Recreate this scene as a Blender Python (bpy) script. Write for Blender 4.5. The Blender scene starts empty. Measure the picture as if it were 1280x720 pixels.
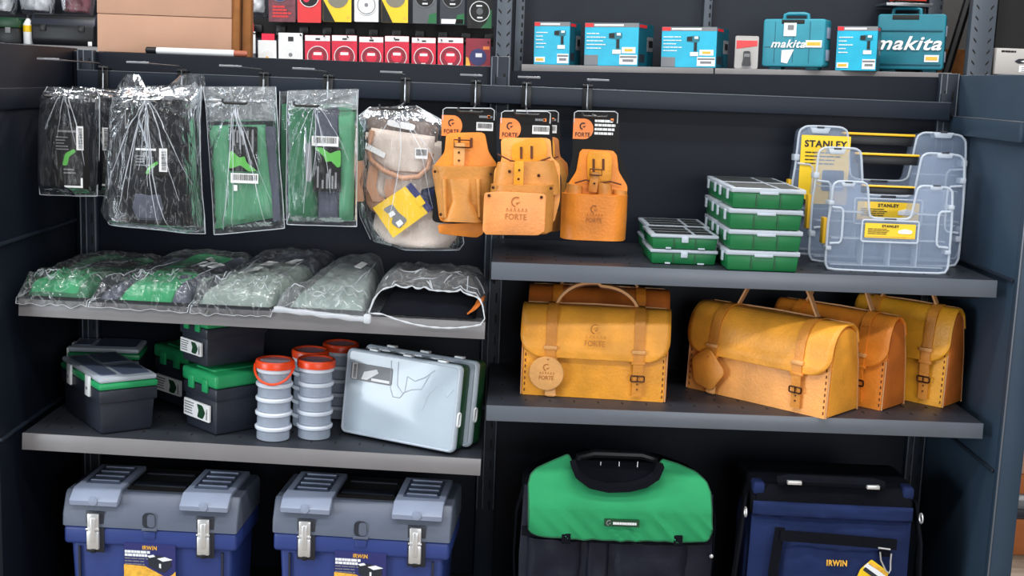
import bpy, bmesh, math, random
from mathutils import Vector, Matrix, noise
random.seed(7)
scene = bpy.context.scene
COL = scene.collection
PI = math.pi

# ------------------------------------------------------------------ camera model (fitted to the shelving's own lines)
CAM = Vector((0.0287, -2.9002, 1.5118))
YAW, PITCH, ROLL, FPX = 0.00432, 0.16395, 0.03795, 1581.4
FW = Vector((math.sin(YAW) * math.cos(PITCH), math.cos(YAW) * math.cos(PITCH), -math.sin(PITCH)))
R0 = Vector((math.cos(YAW), -math.sin(YAW), 0))
U0 = R0.cross(FW)
RT = math.cos(ROLL) * R0 + math.sin(ROLL) * U0
UP = -math.sin(ROLL) * R0 + math.cos(ROLL) * U0


def ray(px, py):
    return FW + (px - 640) / FPX * RT - (py - 360) / FPX * UP


def at(px, py, y):
    d = ray(px, py)
    return CAM + d * ((y - CAM.y) / d.y)


def atz(px, py, z):
    d = ray(px, py)
    return CAM + d * ((z - CAM.z) / d.z)


# ------------------------------------------------------------------ materials
def lin(c):
    return tuple(((v / 255) / 12.92 if v / 255 <= .04045 else ((v / 255 + .055) / 1.055) ** 2.4) for v in c) + (1,)


MATS = {}


def mat(name, c, rough=.5, metal=0, spec=.5, var=0, vscale=20, bump=0, bscale=60, alpha=1, stretch=None, coat=0, sheen=0):
    m = bpy.data.materials.new(name)
    m.use_nodes = True
    nt = m.node_tree
    b = nt.nodes['Principled BSDF']
    b.inputs['Base Color'].default_value = lin(c)
    b.inputs['Roughness'].default_value = rough
    b.inputs['Metallic'].default_value = metal
    b.inputs['Specular IOR Level'].default_value = spec
    b.inputs['Alpha'].default_value = alpha
    b.inputs['Coat Weight'].default_value = coat
    b.inputs['Sheen Weight'].default_value = sheen
    tc = nt.nodes.new('ShaderNodeTexCoord')
    mp = nt.nodes.new('ShaderNodeMapping')
    nt.links.new(tc.outputs['Object'], mp.inputs[0])
    if stretch:
        mp.inputs['Scale'].default_value = stretch
    if var:
        n = nt.nodes.new('ShaderNodeTexNoise')
        n.inputs['Scale'].default_value = vscale
        n.inputs['Detail'].default_value = 4
        nt.links.new(mp.outputs[0], n.inputs['Vector'])
        r = nt.nodes.new('ShaderNodeValToRGB')
        r.color_ramp.elements[0].position = .3
        r.color_ramp.elements[1].position = .7
        r.color_ramp.elements[0].color = lin([max(0, v * (1 - var)) for v in c])
        r.color_ramp.elements[1].color = lin([min(255, v * (1 + var * .7)) for v in c])
        nt.links.new(n.outputs[0], r.inputs[0])
        nt.links.new(r.outputs[0], b.inputs['Base Color'])
    if bump:
        n2 = nt.nodes.new('ShaderNodeTexNoise')
        n2.inputs['Scale'].default_value = bscale
        n2.inputs['Detail'].default_value = 5
        nt.links.new(mp.outputs[0], n2.inputs['Vector'])
        bp = nt.nodes.new('ShaderNodeBump')
        bp.inputs['Strength'].default_value = bump
        bp.inputs['Distance'].default_value = .004
        nt.links.new(n2.outputs[0], bp.inputs['Height'])
        nt.links.new(bp.outputs[0], b.inputs['Normal'])
    MATS[name] = m
    return m


def film(name, tint=(255, 255, 255), veil=.05, gloss=.08, blend=.35, rough=.12, bump=.6, scale=(30, 30, 12), crinkle=.12):
    """Thin clear plastic: see-through, a mirror at grazing angles, whitened where it is creased."""
    m = bpy.data.materials.new(name)
    m.use_nodes = True
    nt = m.node_tree
    nt.nodes.clear()
    N, L = nt.nodes.new, nt.links.new
    out = N('ShaderNodeOutputMaterial')
    tc = N('ShaderNodeTexCoord')
    mp = N('ShaderNodeMapping')
    mp.inputs['Scale'].default_value = scale
    L(tc.outputs['Object'], mp.inputs[0])
    n = N('ShaderNodeTexNoise')
    n.inputs['Scale'].default_value = 1
    n.inputs['Detail'].default_value = 3
    n.inputs['Distortion'].default_value = .6
    L(mp.outputs[0], n.inputs['Vector'])
    bp = N('ShaderNodeBump')
    bp.inputs['Strength'].default_value = bump
    bp.inputs['Distance'].default_value = .012
    L(n.outputs[0], bp.inputs['Height'])
    lw = N('ShaderNodeLayerWeight')
    lw.inputs['Blend'].default_value = blend
    L(bp.outputs[0], lw.inputs['Normal'])
    ma = N('ShaderNodeMath')
    ma.operation = 'ADD'
    ma.use_clamp = True
    L(lw.outputs['Fresnel'], ma.inputs[0])
    ma.inputs[1].default_value = gloss
    tr = N('ShaderNodeBsdfTransparent')
    tr.inputs[0].default_value = lin(tint)
    gl = N('ShaderNodeBsdfGlossy')
    gl.inputs['Roughness'].default_value = rough
    gl.inputs['Color'].default_value = (.95, .97, 1, 1)
    L(bp.outputs[0], gl.inputs['Normal'])
    mx = N('ShaderNodeMixShader')
    L(ma.outputs[0], mx.inputs[0])
    L(tr.outputs[0], mx.inputs[1])
    L(gl.outputs[0], mx.inputs[2])
    df = N('ShaderNodeBsdfDiffuse')
    df.inputs[0].default_value = (.8, .83, .86, 1)
    # crease whitening: where the ridged noise peaks
    n2 = N('ShaderNodeTexNoise')
    n2.inputs['Scale'].default_value = 1.7
    n2.inputs['Detail'].default_value = 4
    L(mp.outputs[0], n2.inputs['Vector'])
    s = N('ShaderNodeMath'); s.operation = 'SUBTRACT'; s.inputs[1].default_value = .5
    L(n2.outputs[0], s.inputs[0])
    a = N('ShaderNodeMath'); a.operation = 'ABSOLUTE'
    L(s.outputs[0], a.inputs[0])
    mr = N('ShaderNodeMapRange')
    mr.inputs['From Min'].default_value = 0
    mr.inputs['From Max'].default_value = .035
    mr.inputs['To Min'].default_value = veil + crinkle
    mr.inputs['To Max'].default_value = veil
    L(a.outputs[0], mr.inputs['Value'])
    m2 = N('ShaderNodeMixShader')
    L(mr.outputs[0], m2.inputs[0])
    L(mx.outputs[0], m2.inputs[1])
    L(df.outputs[0], m2.inputs[2])
    L(m2.outputs[0], out.inputs[0])
    MATS[name] = m
    return m


# shelving
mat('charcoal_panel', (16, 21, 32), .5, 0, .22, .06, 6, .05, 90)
mat('charcoal_lit', (44, 60, 76), .45, 0, .3, .05, 5, .05, 90)  # paler charcoal: daylight on the right side panel put into the colour
mat('charcoal_rail', (32, 39, 50), .45, 0, .28)
mat('edge_highlight', (100, 106, 115), .35, .3, .5)  # edge highlights painted as pale strips on rails, uprights and post
mat('shelf_deck', (44, 47, 54), .4, 0, .35, .05, 8)
mat('price_strip', (122, 120, 122), .35, 0, .5, .03, 10)
mat('price_strip_cool', (88, 94, 103), .35, 0, .5, .03, 10)
mat('slot_black', (6, 6, 8), .8)
mat('steel_wire', (150, 152, 156), .3, .9, .5)
mat('black_clip', (18, 18, 20), .4)
mat('clear_ticket', (120, 122, 128), .25, 0, .5)
# leather
def leather(n, c, v=.1): return mat(n, c, .42, 0, .45, v, 16, .25, 180)
leather('leather_yellow', (236, 160, 54)); leather('leather_gold', (232, 154, 36)); leather('leather_honey', (236, 160, 80), .08)
leather('leather_orange', (232, 138, 44)); leather('leather_peach', (232, 150, 84), .08); leather('leather_brown', (196, 106, 40))
leather('leather_olive', (226, 158, 40)); leather('leather_dark', (150, 80, 30)); leather('leather_strap', (206, 134, 50)); leather('leather_pale', (222, 162, 96))
leather('leather_tan', (206, 140, 66)); leather('leather_sienna', (184, 112, 52))
mat('leather_edge', (204, 150, 100), .7)
mat('leather_stamp', (176, 108, 40), .6)
mat('stitch_brown', (96, 50, 24), .8)
mat('bronze', (74, 46, 30), .35, .8)
mat('rivet_dark', (70, 40, 24), .4, .6)
# plastics, fabrics, paper
mat('black_plastic', (24, 25, 28), .4, 0, .4, .05, 20)
mat('graphite_plastic', (40, 44, 55), .4, 0, .4, .05, 20, .1, 200)
mat('green_plastic', (14, 104, 56), .4, 0, .45, .04, 20)
mat('green_lid', (36, 150, 92), .38, 0, .45, .04, 20)
mat('dark_green_plastic', (18, 62, 36), .4)
mat('dark_interior', (18, 24, 24), .7)
mat('green_fabric', (44, 146, 94), .8, 0, .2, .04, 12, .15, 500)
mat('green_pouch', (80, 138, 106), .8, 0, .2, .08, 14, .15, 400)
mat('green_pouch_dark', (46, 98, 70), .85, 0, .2, .08, 14)
mat('grey_pouch', (74, 78, 92), .85, 0, .2, .08, 14)
mat('pale_green_pouch', (132, 146, 140), .8, 0, .2, .06, 14)
mat('black_fabric', (14, 16, 23), .9, 0, .1, .15, 14, .25, 300)
mat('navy_gloss_fabric', (20, 23, 38), .5, 0, .25, .1, 14, .2, 80)
mat('navy_fabric', (27, 40, 80), .85, 0, .2, .1, 10, .2, 300)
mat('blue_plastic', (44, 62, 124), .4, 0, .45, .04, 12)
mat('slate_plastic', (90, 98, 114), .42, 0, .4, .04, 12, .08, 200)
mat('pale_slate_plastic', (140, 150, 172), .35, 0, .5, .03, 12)
mat('window_blue_plastic', (96, 108, 132), .3, 0, .5)
mat('dark_slate_plastic', (38, 42, 52), .4)
mat('chrome', (222, 222, 222), .3, .65)
mat('white_paper', (226, 226, 226), .6)
mat('grey_card', (172, 170, 168), .6)
mat('print_black', (16, 16, 18), .5)
mat('print_grey', (120, 122, 126), .5)
mat('print_white', (232, 234, 236), .5)
mat('card_black', (13, 12, 13), .5, 0, .25)
mat('logo_orange', (244, 136, 62), .4)
mat('hammer_green', (84, 170, 70), .5)
mat('label_yellow', (242, 200, 26), .45)
mat('label_gold', (236, 178, 66), .5, 0, .4, .12, 90)
mat('label_navy', (40, 44, 104), .45)
mat('cream_fabric', (214, 200, 190), .85, 0, .2, .08, 12, .3, 90)
mat('tan_piping', (196, 150, 122), .8, 0, .2, .08, 12)
mat('taupe_fabric', (120, 106, 100), .85, 0, .2, .08, 12)
mat('orange_plastic', (232, 70, 24), .35, 0, .5)
mat('yellow_plastic', (240, 186, 30), .4)
mat('orange_red', (226, 70, 50), .5)
mat('red_card', (214, 34, 66), .4, 0, .4, .06, 40)
mat('dark_red_card', (140, 22, 46), .4)
mat('red_print', (214, 40, 44), .45)
mat('teal_plastic', (26, 112, 130), .42, 0, .4, .05, 12)
mat('teal_plastic_light', (44, 136, 156), .42, 0, .4, .05, 12)
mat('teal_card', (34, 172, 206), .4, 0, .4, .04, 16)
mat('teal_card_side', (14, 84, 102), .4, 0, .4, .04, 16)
mat('cardboard', (188, 148, 124), .85, 0, .2, .04, 6, .08, 120)
film('crisp_bag', veil=.03, gloss=.005, blend=.26, crinkle=.16, scale=(26, 26, 20), bump=.55, rough=.1)
mat('cardboard_edge', (150, 98, 56), .85, 0, .2, .1, 30)
mat('cardboard_orange', (176, 106, 62), .85, 0, .2, .06, 8)
mat('wood_floor', (146, 134, 120), .5, 0, .4, .18, 4, 0, 60, 1, (1, 12, 1))
mat('wall_paint', (124, 124, 124), .8, 0, .2, .03, 2)
mat('ceiling_paint', (176, 184, 196), .8)
mat('rack_metal', (74, 82, 92), .4, .2, .5)
mat('rack_dark', (36, 40, 49), .55, 0, .25, .05, 6)
mat('blade_steel', (150, 146, 130), .3, .7)
mat('disc_grey', (90, 94, 98), .4, .3)
mat('pen_end', (176, 100, 76), .5)
mat('maroon', (110, 60, 70), .6, 0, .3, .2, 30)
mat('silver_bag', (180, 184, 190), .4, 0, .5, .2, 30, .6, 40)
mat('frosted', (214, 226, 244), .18, 0, .6, 0, 20, 0, 60, .40)
mat('frosted_ring', (232, 240, 252), .25, 0, .5, 0, 20, 0, 60, .8)
mat('frosted_rim', (208, 218, 230), .25, 0, .5, 0, 20, 0, 60, .62)
mat('frosted_pane', (150, 168, 196), .2, 0, .5, 0, 20, 0, 60, .13)
mat('frosted_lid', (190, 204, 216), .12, 0, .5, 0, 20, .12, 14, .78)
mat('white_clip', (226, 230, 232), .35)
film('clear_bag', veil=.018, gloss=.0, blend=.2, bump=.42, crinkle=.06, scale=(40, 40, 7))
film('clear_bag_dense', veil=.022, gloss=.0, blend=.22, crinkle=.10, scale=(42, 42, 10), bump=.6)
film('clear_bag_milky', tint=(240, 245, 245), veil=.10, gloss=.01, blend=.22, bump=.4, crinkle=.14, scale=(26, 26, 7))
film('clear_blister', veil=.01, gloss=.0, blend=.12, crinkle=0, bump=.1)
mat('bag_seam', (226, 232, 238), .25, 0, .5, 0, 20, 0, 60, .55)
mat('bag_fold_highlight', (222, 228, 236), .2, 0, .6, 0, 20, 0, 60, .42)  # pale material painting the highlights on bag folds and creases


# ------------------------------------------------------------------ mesh builder
class MB:
    def __init__(self):
        self.bm = bmesh.new()
        self.mi = 0

    def _add(self, tmp, M=None):
        if M is not None:
            bmesh.ops.transform(tmp, matrix=M, verts=tmp.verts)
        for f in tmp.faces:
            f.material_index = self.mi
        me = bpy.data.meshes.new('t')
        tmp.to_mesh(me)
        tmp.free()
        self.bm.from_mesh(me)
        bpy.data.meshes.remove(me)
        return self

    def box(self, x0, x1, y0, y1, z0, z1, bev=0, seg=2, M=None, taper=None):
        t = bmesh.new()
        bmesh.ops.create_cube(t, size=1)
        for v in t.verts:
            sx, sy = (1, 1)
            if taper and v.co.z < 0:
                sx, sy = taper
            v.co = Vector(((x0 + x1) / 2 + v.co.x * (x1 - x0) * sx, (y0 + y1) / 2 + v.co.y * (y1 - y0) * sy, (z0 + z1) / 2 + v.co.z * (z1 - z0)))
        if bev:
            bmesh.ops.bevel(t, geom=t.edges[:], offset=bev, segments=seg, profile=.5, affect='EDGES')
        return self._add(t, M)

    def prism(self, pts, d0, d1, plane='xz', bev=0, seg=2, M=None):
        t = bmesh.new()
        def V(p, d):
            return {'xz': (p[0], d, p[1]), 'yz': (d, p[0], p[1]), 'xy': (p[0], p[1], d)}[plane]
        a = [t.verts.new(V(p, d0)) for p in pts]
        b = [t.verts.new(V(p, d1)) for p in pts]
        n = len(pts)
        t.faces.new(a)
        t.faces.new(b[::-1])
        for i in range(n):
            t.faces.new((a[i], b[i], b[(i + 1) % n], a[(i + 1) % n]))
        bmesh.ops.recalc_face_normals(t, faces=t.faces)
        if bev:
            es = [e for e in t.edges if len(e.link_faces) == 2 and (len(e.link_faces[0].verts) > 4 or len(e.link_faces[1].verts) > 4 or n <= 4)]
            bmesh.ops.bevel(t, geom=es, offset=bev, segments=seg, profile=.5, affect='EDGES')
        return self._add(t, M)

    def tube(self, pts, r, n=8, closed=False, M=None):
        pts = [Vector(p) for p in pts]
        t = bmesh.new()
        rings = []
        m = len(pts)
        prev = None
        for i, p in enumerate(pts):
            if closed:
                d = pts[(i + 1) % m] - pts[i - 1]
            else:
                d = pts[min(i + 1, m - 1)] - pts[max(i - 1, 0)]
            d.normalize()
            if prev is None:
                a = Vector((0, 0, 1)) if abs(d.z) < .9 else Vector((1, 0, 0))
                nn = d.cross(a).normalized()
            else:
                nn = (prev - d * prev.dot(d))
                nn = nn.normalized() if nn.length > 1e-6 else d.orthogonal().normalized()
            prev = nn
            bb = d.cross(nn)
            rr = r[i] if isinstance(r, (list, tuple)) else r
            rings.append([t.verts.new(p + rr * (math.cos(2 * PI * k / n) * nn + math.sin(2 * PI * k / n) * bb)) for k in range(n)])
        for i in range(m if closed else m - 1):
            A, B = rings[i], rings[(i + 1) % m]
            for k in range(n):
                t.faces.new((A[k], A[(k + 1) % n], B[(k + 1) % n], B[k]))
        if not closed:
            t.faces.new(rings[0][::-1])
            t.faces.new(rings[-1])
        bmesh.ops.recalc_face_normals(t, faces=t.faces)
        return self._add(t, M)

    def strap(self, pts, w, th, wdir=(1, 0, 0), M=None, widths=None):
        """flat belt along pts, w wide along wdir, th thick"""
        pts = [Vector(p) for p in pts]
        wd = Vector(wdir).normalized()
        t = bmesh.new()
        rings = []
        m = len(pts)
        for i, p in enumerate(pts):
            d = (pts[min(i + 1, m - 1)] - pts[max(i - 1, 0)]).normalized()
            nn = d.cross(wd).normalized()
            ww = (widths[i] if widths else w) / 2
            rings.append([t.verts.new(p + a * ww * wd + b * th / 2 * nn) for a, b in ((-1, -1), (1, -1), (1, 1), (-1, 1))])
        for i in range(m - 1):
            A, B = rings[i], rings[i + 1]
            for k in range(4):
                t.faces.new((A[k], A[(k + 1) % 4], B[(k + 1) % 4], B[k]))
        t.faces.new(rings[0][::-1])
        t.faces.new(rings[-1])
        bmesh.ops.recalc_face_normals(t, faces=t.faces)
        return self._add(t, M)

    def lathe(self, prof, n=28, M=None):
        t = bmesh.new()
        rings = []
        for r, z in prof:
            rings.append([t.verts.new((r * math.cos(2 * PI * k / n), r * math.sin(2 * PI * k / n), z)) for k in range(n)])
        for A, B in zip(rings, rings[1:]):
            for k in range(n):
                t.faces.new((A[k], A[(k + 1) % n], B[(k + 1) % n], B[k]))
        t.faces.new(rings[0][::-1])
        t.faces.new(rings[-1])
        bmesh.ops.recalc_face_normals(t, faces=t.faces)
        return self._add(t, M)

    def grid(self, f, nu, nv, M=None):
        t = bmesh.new()
        g = [[t.verts.new(f(i / nu, j / nv)) for i in range(nu + 1)] for j in range(nv + 1)]
        for j in range(nv):
            for i in range(nu):
                t.faces.new((g[j][i], g[j][i + 1], g[j + 1][i + 1], g[j + 1][i]))
        return self._add(t, M)

    def build(self, name, m, parent=None, ang=35, solid=0, loc=None, rot=None):
        bm = self.bm
        bm.normal_update()
        for f in bm.faces:
            f.smooth = True
        lim = math.radians(ang)
        for e in bm.edges:
            if len(e.link_faces) == 2:
                e.smooth = e.calc_face_angle(0) < lim
        me = bpy.data.meshes.new(name)
        bm.to_mesh(me)
        bm.free()
        for q in (m if isinstance(m, (list, tuple)) else [m]):
            me.materials.append(MATS[q])
        o = bpy.data.objects.new(name, me)
        COL.objects.link(o)
        if parent:
            o.parent = parent
        if loc:
            o.location = loc
        if rot:
            o.rotation_euler = rot
        if solid:
            s = o.modifiers.new('thickness', 'SOLIDIFY')
            s.thickness = solid
            s.offset = 0
        return o


def tag(o, label, cat, group=None):
    o['label'] = label
    o['category'] = cat
    if group:
        o['group'] = group
    return o


def thing(name, label, cat, loc=(0, 0, 0), rot=(0, 0, 0), group=None):
    o = bpy.data.objects.new(name, None)
    COL.objects.link(o)
    o.location = loc
    o.rotation_euler = rot
    o.empty_display_size = .05
    return tag(o, label, cat, group)


def tilted(tilt, rz, lean=0):
    return (Matrix.Rotation(tilt, 4, 'Y') @ Matrix.Rotation(rz, 4, 'Z') @ Matrix.Rotation(lean, 4, 'X')).to_euler()


def structure(o):
    o['kind'] = 'structure'
    return o


def kids(o):
    return [c for c in bpy.data.objects if c.parent is o]


def dup(o, parent=None, label=None, loc=None, rot=None, swap=None):
    c = o.copy()
    COL.objects.link(c)
    c.parent = parent
    if label:
        c['label'] = label
    if loc is not None:
        c.location = loc
    if rot is not None:
        c.rotation_euler = rot
    if swap and c.data and c.data.materials and c.data.materials[0].name in swap:
        c.data = c.data.copy()
        c.data.materials[0] = MATS[swap[c.data.materials[0].name]]
    for ch in kids(o):
        dup(ch, c, swap=swap)
    return c


def rrect(x0, x1, z0, z1, r, n=5):
    out = []
    for cx, cz, a0 in ((x1 - r, z1 - r, 0), (x0 + r, z1 - r, 90), (x0 + r, z0 + r, 180), (x1 - r, z0 + r, 270)):
        for k in range(n + 1):
            a = math.radians(a0 + 90 * k / n)
            out.append((cx + r * math.cos(a), cz + r * math.sin(a)))
    return out


def smooth_poly(pts, r=.25, n=3):
    """round the corners of a polygon"""
    out = []
    m = len(pts)
    for i in range(m):
        p, a, b = Vector(pts[i]), Vector(pts[i - 1]), Vector(pts[(i + 1) % m])
        A, B = p.lerp(a, r), p.lerp(b, r)
        for k in range(n + 1):
            t = k / n
            out.append(tuple(A.lerp(p, t).lerp(p.lerp(B, t), t)))
    return out


def text(s, w, h, m, parent, loc, rot=(PI / 2, 0, 0), ext=.0006, shear=0, bold=0, name='lettering'):
    cu = bpy.data.curves.new('t', 'FONT')
    cu.body = s
    cu.size = 1
    cu.shear = shear
    cu.offset = bold
    cu.space_character = 1.0 + bold * 4
    cu.extrude = .01
    cu.resolution_u = 3
    to = bpy.data.objects.new('t', cu)
    COL.objects.link(to)
    bpy.context.view_layer.update()
    dg = bpy.context.evaluated_depsgraph_get()
    me = bpy.data.meshes.new_from_object(to.evaluated_get(dg))
    bpy.data.objects.remove(to)
    bpy.data.curves.remove(cu)
    xs = [v.co.x for v in me.vertices]
    ys = [v.co.y for v in me.vertices]
    for v in me.vertices:
        v.co.x = (v.co.x - (min(xs) + max(xs)) / 2) / (max(xs) - min(xs)) * w
        v.co.y = (v.co.y - (min(ys) + max(ys)) / 2) / (max(ys) - min(ys)) * h
        v.co.z = v.co.z / .01 * ext
    me.materials.clear()
    me.materials.append(MATS[m])
    o = bpy.data.objects.new(name, me)
    COL.objects.link(o)
    o.parent = parent
    o.location = loc
    o.rotation_euler = rot
    return o


def ridge(x, y, z):
    return 1 - 2 * abs(noise.noise(Vector((x, y, z))))


def sstep(a, b, x):
    t = max(0, min(1, (x - a) / (b - a)))
    return t * t * (3 - 2 * t)


def rows_at(rows, v):
    f = v * (len(rows) - 1)
    i = min(int(f), len(rows) - 2)
    t = f - i
    (l0, r0), (l1, r1) = rows[i], rows[i + 1]
    return Vector(l0).lerp(Vector(l1), t), Vector(r0).lerp(Vector(r1), t)


def bulge(rows, depth, y0=0, p=2.5, nu=16, nv=14, vprof=None, wob=0, seed=0, back=None):
    """a padded panel: rows of (left,right) points in the xz plane, bulging to -y; closed at its back"""
    mb = MB()
    def f(u, v):
        l, r = rows_at(rows, v)
        q = l.lerp(r, u)
        e = 1 - abs(2 * u - 1) ** p
        pv = vprof(v) if vprof else (1 - abs(2 * v - 1) ** 6) ** .5
        y = y0 - depth * max(0, e) ** .6 * pv
        if wob:
            y -= wob * noise.noise(Vector((q.x * 30, q.y * 30, seed))) * e
        return Vector((q.x, y, q.y))
    mb.grid(f, nu, nv)
    b = back if back is not None else y0 + .002
    def g(u, v):
        l, r = rows_at(rows, v)
        q = l.lerp(r, 1 - u)
        return Vector((q.x, b, q.y))
    mb.grid(g, nu, nv)
    bmesh.ops.remove_doubles(mb.bm, verts=mb.bm.verts, dist=1e-5)
    # stitch the two sheets along their rims
    be = [e for e in mb.bm.edges if len(e.link_faces) == 1]
    if be:
        try:
            bmesh.ops.bridge_loops(mb.bm, edges=be)
        except Exception:
            pass
    return mb


def barcode(parent, x, y, z, w, h, n=14, seed=1, vertical=False, rot=(0, 0, 0), name='barcode'):
    rnd = random.Random(seed)
    p = MB().box(-w / 2, w / 2, -.0005, .0005, -h / 2, h / 2).build(name, 'white_paper', parent, loc=(x, y, z), rot=rot)
    mb = MB()
    a, b = (h, w) if vertical else (w, h)
    t = -a * .42
    while t < a * .42:
        d = a * rnd.uniform(.008, .03)
        q = (t, t + d, -.0011, -.0004, -b * .2, b * .38)
        if vertical:
            mb.box(q[4], q[5], q[2], q[3], q[0], q[1])
        else:
            mb.box(*q)
        t += d + a * rnd.uniform(.012, .035)
    mb.build('bars', 'print_black', p)
    return p


def lines(parent, x0, x1, y, z1, n, pitch, m='print_white', h=.4, seed=0, name='print', ragged=.4):
    """blurred rows of print too small to read"""
    rnd = random.Random(seed)
    mb = MB()
    for k in range(n):
        e = x0 + (x1 - x0) * (1 - rnd.random() * ragged)
        z = z1 - k * pitch
        x = x0
        while x < e - .0005:
            w = min(rnd.uniform(.08, .25) * (x1 - x0), e - x)
            mb.box(x, x + w * .88, y - .0004, y + .0004, z - pitch * h, z)
            x += w
    return mb.build(name, m, parent)


def roundel(parent, cx, cz, s, y, big=True):
    """orange tab with the pouch maker's mark"""
    pts = [(cx - s, cz - s), (cx - s, cz + s)]
    for k in range(13):
        a = PI / 2 - PI * k / 12
        pts.append((cx + s * .1 + s * .9 * math.cos(a), cz + s * math.sin(a)))
    o = MB().prism(pts, y - .0012, y).build('brand_tab', 'logo_orange', parent)
    mark(o, cx - s * .02, cz + s * .28, s * .3, y - .0016, 'print_black')
    text('FORTE', s * 1.45, s * .42, 'print_black', o, (cx - .04 * s, y - .0014, cz - s * .55), bold=.008)
    return o


def mark(parent, cx, cz, s, y, m):
    mb = MB()
    arc = [(cx + s * math.cos(math.radians(a)), y, cz + s * math.sin(math.radians(a))) for a in range(60, 275, 18)]
    mb.tube(arc, s * .22, 6)
    mb.prism([(cx - s * .1, cz - s * .1), (cx + s * .9, cz + s * .1), (cx + s * .2, cz - s * .6)], y - .0006, y + .0006)
    return mb.build('mark', m, parent)


def stamp(parent, cx, cz, w, y, rot=None, m='leather_stamp'):
    """the mark pressed into leather"""
    h = w * .22
    mb = MB()
    s = w * .18
    arc = [(s * math.cos(math.radians(a)), 0, w * .42 + s * math.sin(math.radians(a))) for a in range(60, 275, 18)]
    mb.tube(arc, s * .14, 6)
    mb.prism([(-s * .1, w * .38), (s * .8, w * .42), (s * .1, w * .3)], -.0004, .0004)
    for k in range(6):
        x = -w * .38 + k * w * .145
        mb.tube([(x, 0, w * .04), (x + w * .04, 0, w * .18), (x + w * .08, 0, w * .04)], w * .009, 5)
    o = mb.build('stamped_mark', m, parent, loc=(cx, y, cz))
    if rot:
        o.rotation_euler = rot
    text('FORTE', w * .8, h, m, o, (0, 0, -h * .7), ext=.0003)
    return o

# ================================================================== THE SETTING
def slab(name, m, x0, x1, y0, y1, z0, z1):
    return structure(MB().box(x0, x1, y0, y1, z0, z1).build(name, m))

slab('floor', 'wood_floor', -5, 5, -6, 4.6, -.1, 0)
slab('wall_back', 'wall_paint', -5, 5, 4.5, 4.6, 0, 3.3)
slab('wall_left', 'wall_paint', -5.1, -5, -6, 4.6, 0, 3.3)
slab('wall_right', 'wall_paint', 5, 5.1, -6, 4.6, 0, 3.3)
slab('ceiling', 'ceiling_paint', -5, 5, -6, 4.6, 3.3, 3.4)

# ================================================================== THE SHELVING UNIT
ZT = 1.545
unit = thing('shelving_unit', 'dark charcoal steel shop shelving unit with two bays, side panels and hook rail', 'shelving', (0, 0, 0))
MB().box(-.968, -.022, 0, .016, .1, 1.537, .002).build('back_panel', 'charcoal_panel', unit)
MB().prism([(.012, .1), (1.03, .1), (1.03, 1.552), (.012, 1.529)], 0, .016).build('back_panel', 'charcoal_panel', unit)

def post(x0, x1, top, y0=-.018):
    mb = MB().box(x0, x1, y0, -.0002, .0, top, .0025)
    mb.mi = 1
    z = .5
    c = (x0 + x1) / 2
    while z < top - .03:
        for dx in (-.009, .009):
            mb.box(c + dx - .0022, c + dx + .0022, y0 - .0008, y0 + .001, z, z + .022)
        z += .05
    mb.build('upright', ['charcoal_rail', 'slot_black'], unit)
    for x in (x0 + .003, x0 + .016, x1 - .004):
        MB().box(x - .0013, x + .0013, y0 - .0012, y0 + .001, .5, top - .002, .0004).build('upright_highlight', 'edge_highlight', unit)  # thin pale strips painting light caught on the upright's edges
post(-.026, .020, 1.560)
post(.985, 1.03, 1.56)
post(-.955, -.915, 1.54)
# side panels: skins, horizontal seams, folded front posts
MB().box(1.03, 1.045, -.43, .03, 0, 1.557, .002).build('side_panel', 'charcoal_lit', unit)
MB().box(1.03, 1.078, -.452, -.428, 0, 1.557, .004).build('front_post', 'charcoal_lit', unit)
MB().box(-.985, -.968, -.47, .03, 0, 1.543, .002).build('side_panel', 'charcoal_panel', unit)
for zz in (.765, 1.155):
    MB().box(1.024, 1.031, -.43, -.01, zz - .004, zz + .003, .0015).build('panel_seam', 'charcoal_rail', unit)
    MB().box(-.9685, -.962, -.47, -.01, zz - .004, zz + .003, .0015).build('panel_seam', 'charcoal_rail', unit)
MB().box(1.014, 1.03, -.42, -.02, 1.425, 1.465, .003).build('side_rail', 'charcoal_lit', unit)
MB().box(-.968, -.958, -.47, -.02, 1.415, 1.457, .003).build('side_rail', 'charcoal_panel', unit)
# the long hook rail
MB().box(-.945, 1.005, -.046, -.024, 1.456, 1.495, .002).build('hook_rail', 'charcoal_rail', unit)
MB().box(-.945, 1.005, -.0468, -.042, 1.4938, 1.4958, .0006).build('rail_highlight', 'edge_highlight', unit)  # painted highlight along the rail's top edge
MB().box(1.0285, 1.0320, -.4535, -.4500, .3, 1.556, .001).build('post_highlight', 'edge_highlight', unit)  # painted highlight down the inner edge of the front post
MB().box(1.014, 1.03, -.42, -.02, 1.4645, 1.4662, .0005).build('rail_highlight', 'edge_highlight', unit)  # painted highlight on top of the side rail
for x in (-.93, 0, 1.0):
    MB().box(x - .012, x + .012, -.026, -.016, 1.452, 1.515, .002).build('rail_bracket', 'charcoal_rail', unit)
MB().box(-.97, .0, .016, .42, 1.522, 1.536, .002).build('top_panel', 'charcoal_panel', unit)
MB().prism([(.0, 1.513), (1.045, 1.536), (1.045, 1.550), (.0, 1.527)], .017, .42).build('top_panel', 'charcoal_panel', unit)
DECK = .33
MB().box(-.968, .0, -.44, .0, DECK - .03, DECK, .003).build('base_deck', 'shelf_deck', unit)
MB().box(.0, 1.03, -.44, .0, DECK - .03, DECK, .003).build('base_deck', 'shelf_deck', unit)
MB().box(-.955, 1.03, -.435, -.42, 0, DECK - .03, .003).build('kick_plate', 'charcoal_panel', unit)


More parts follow.
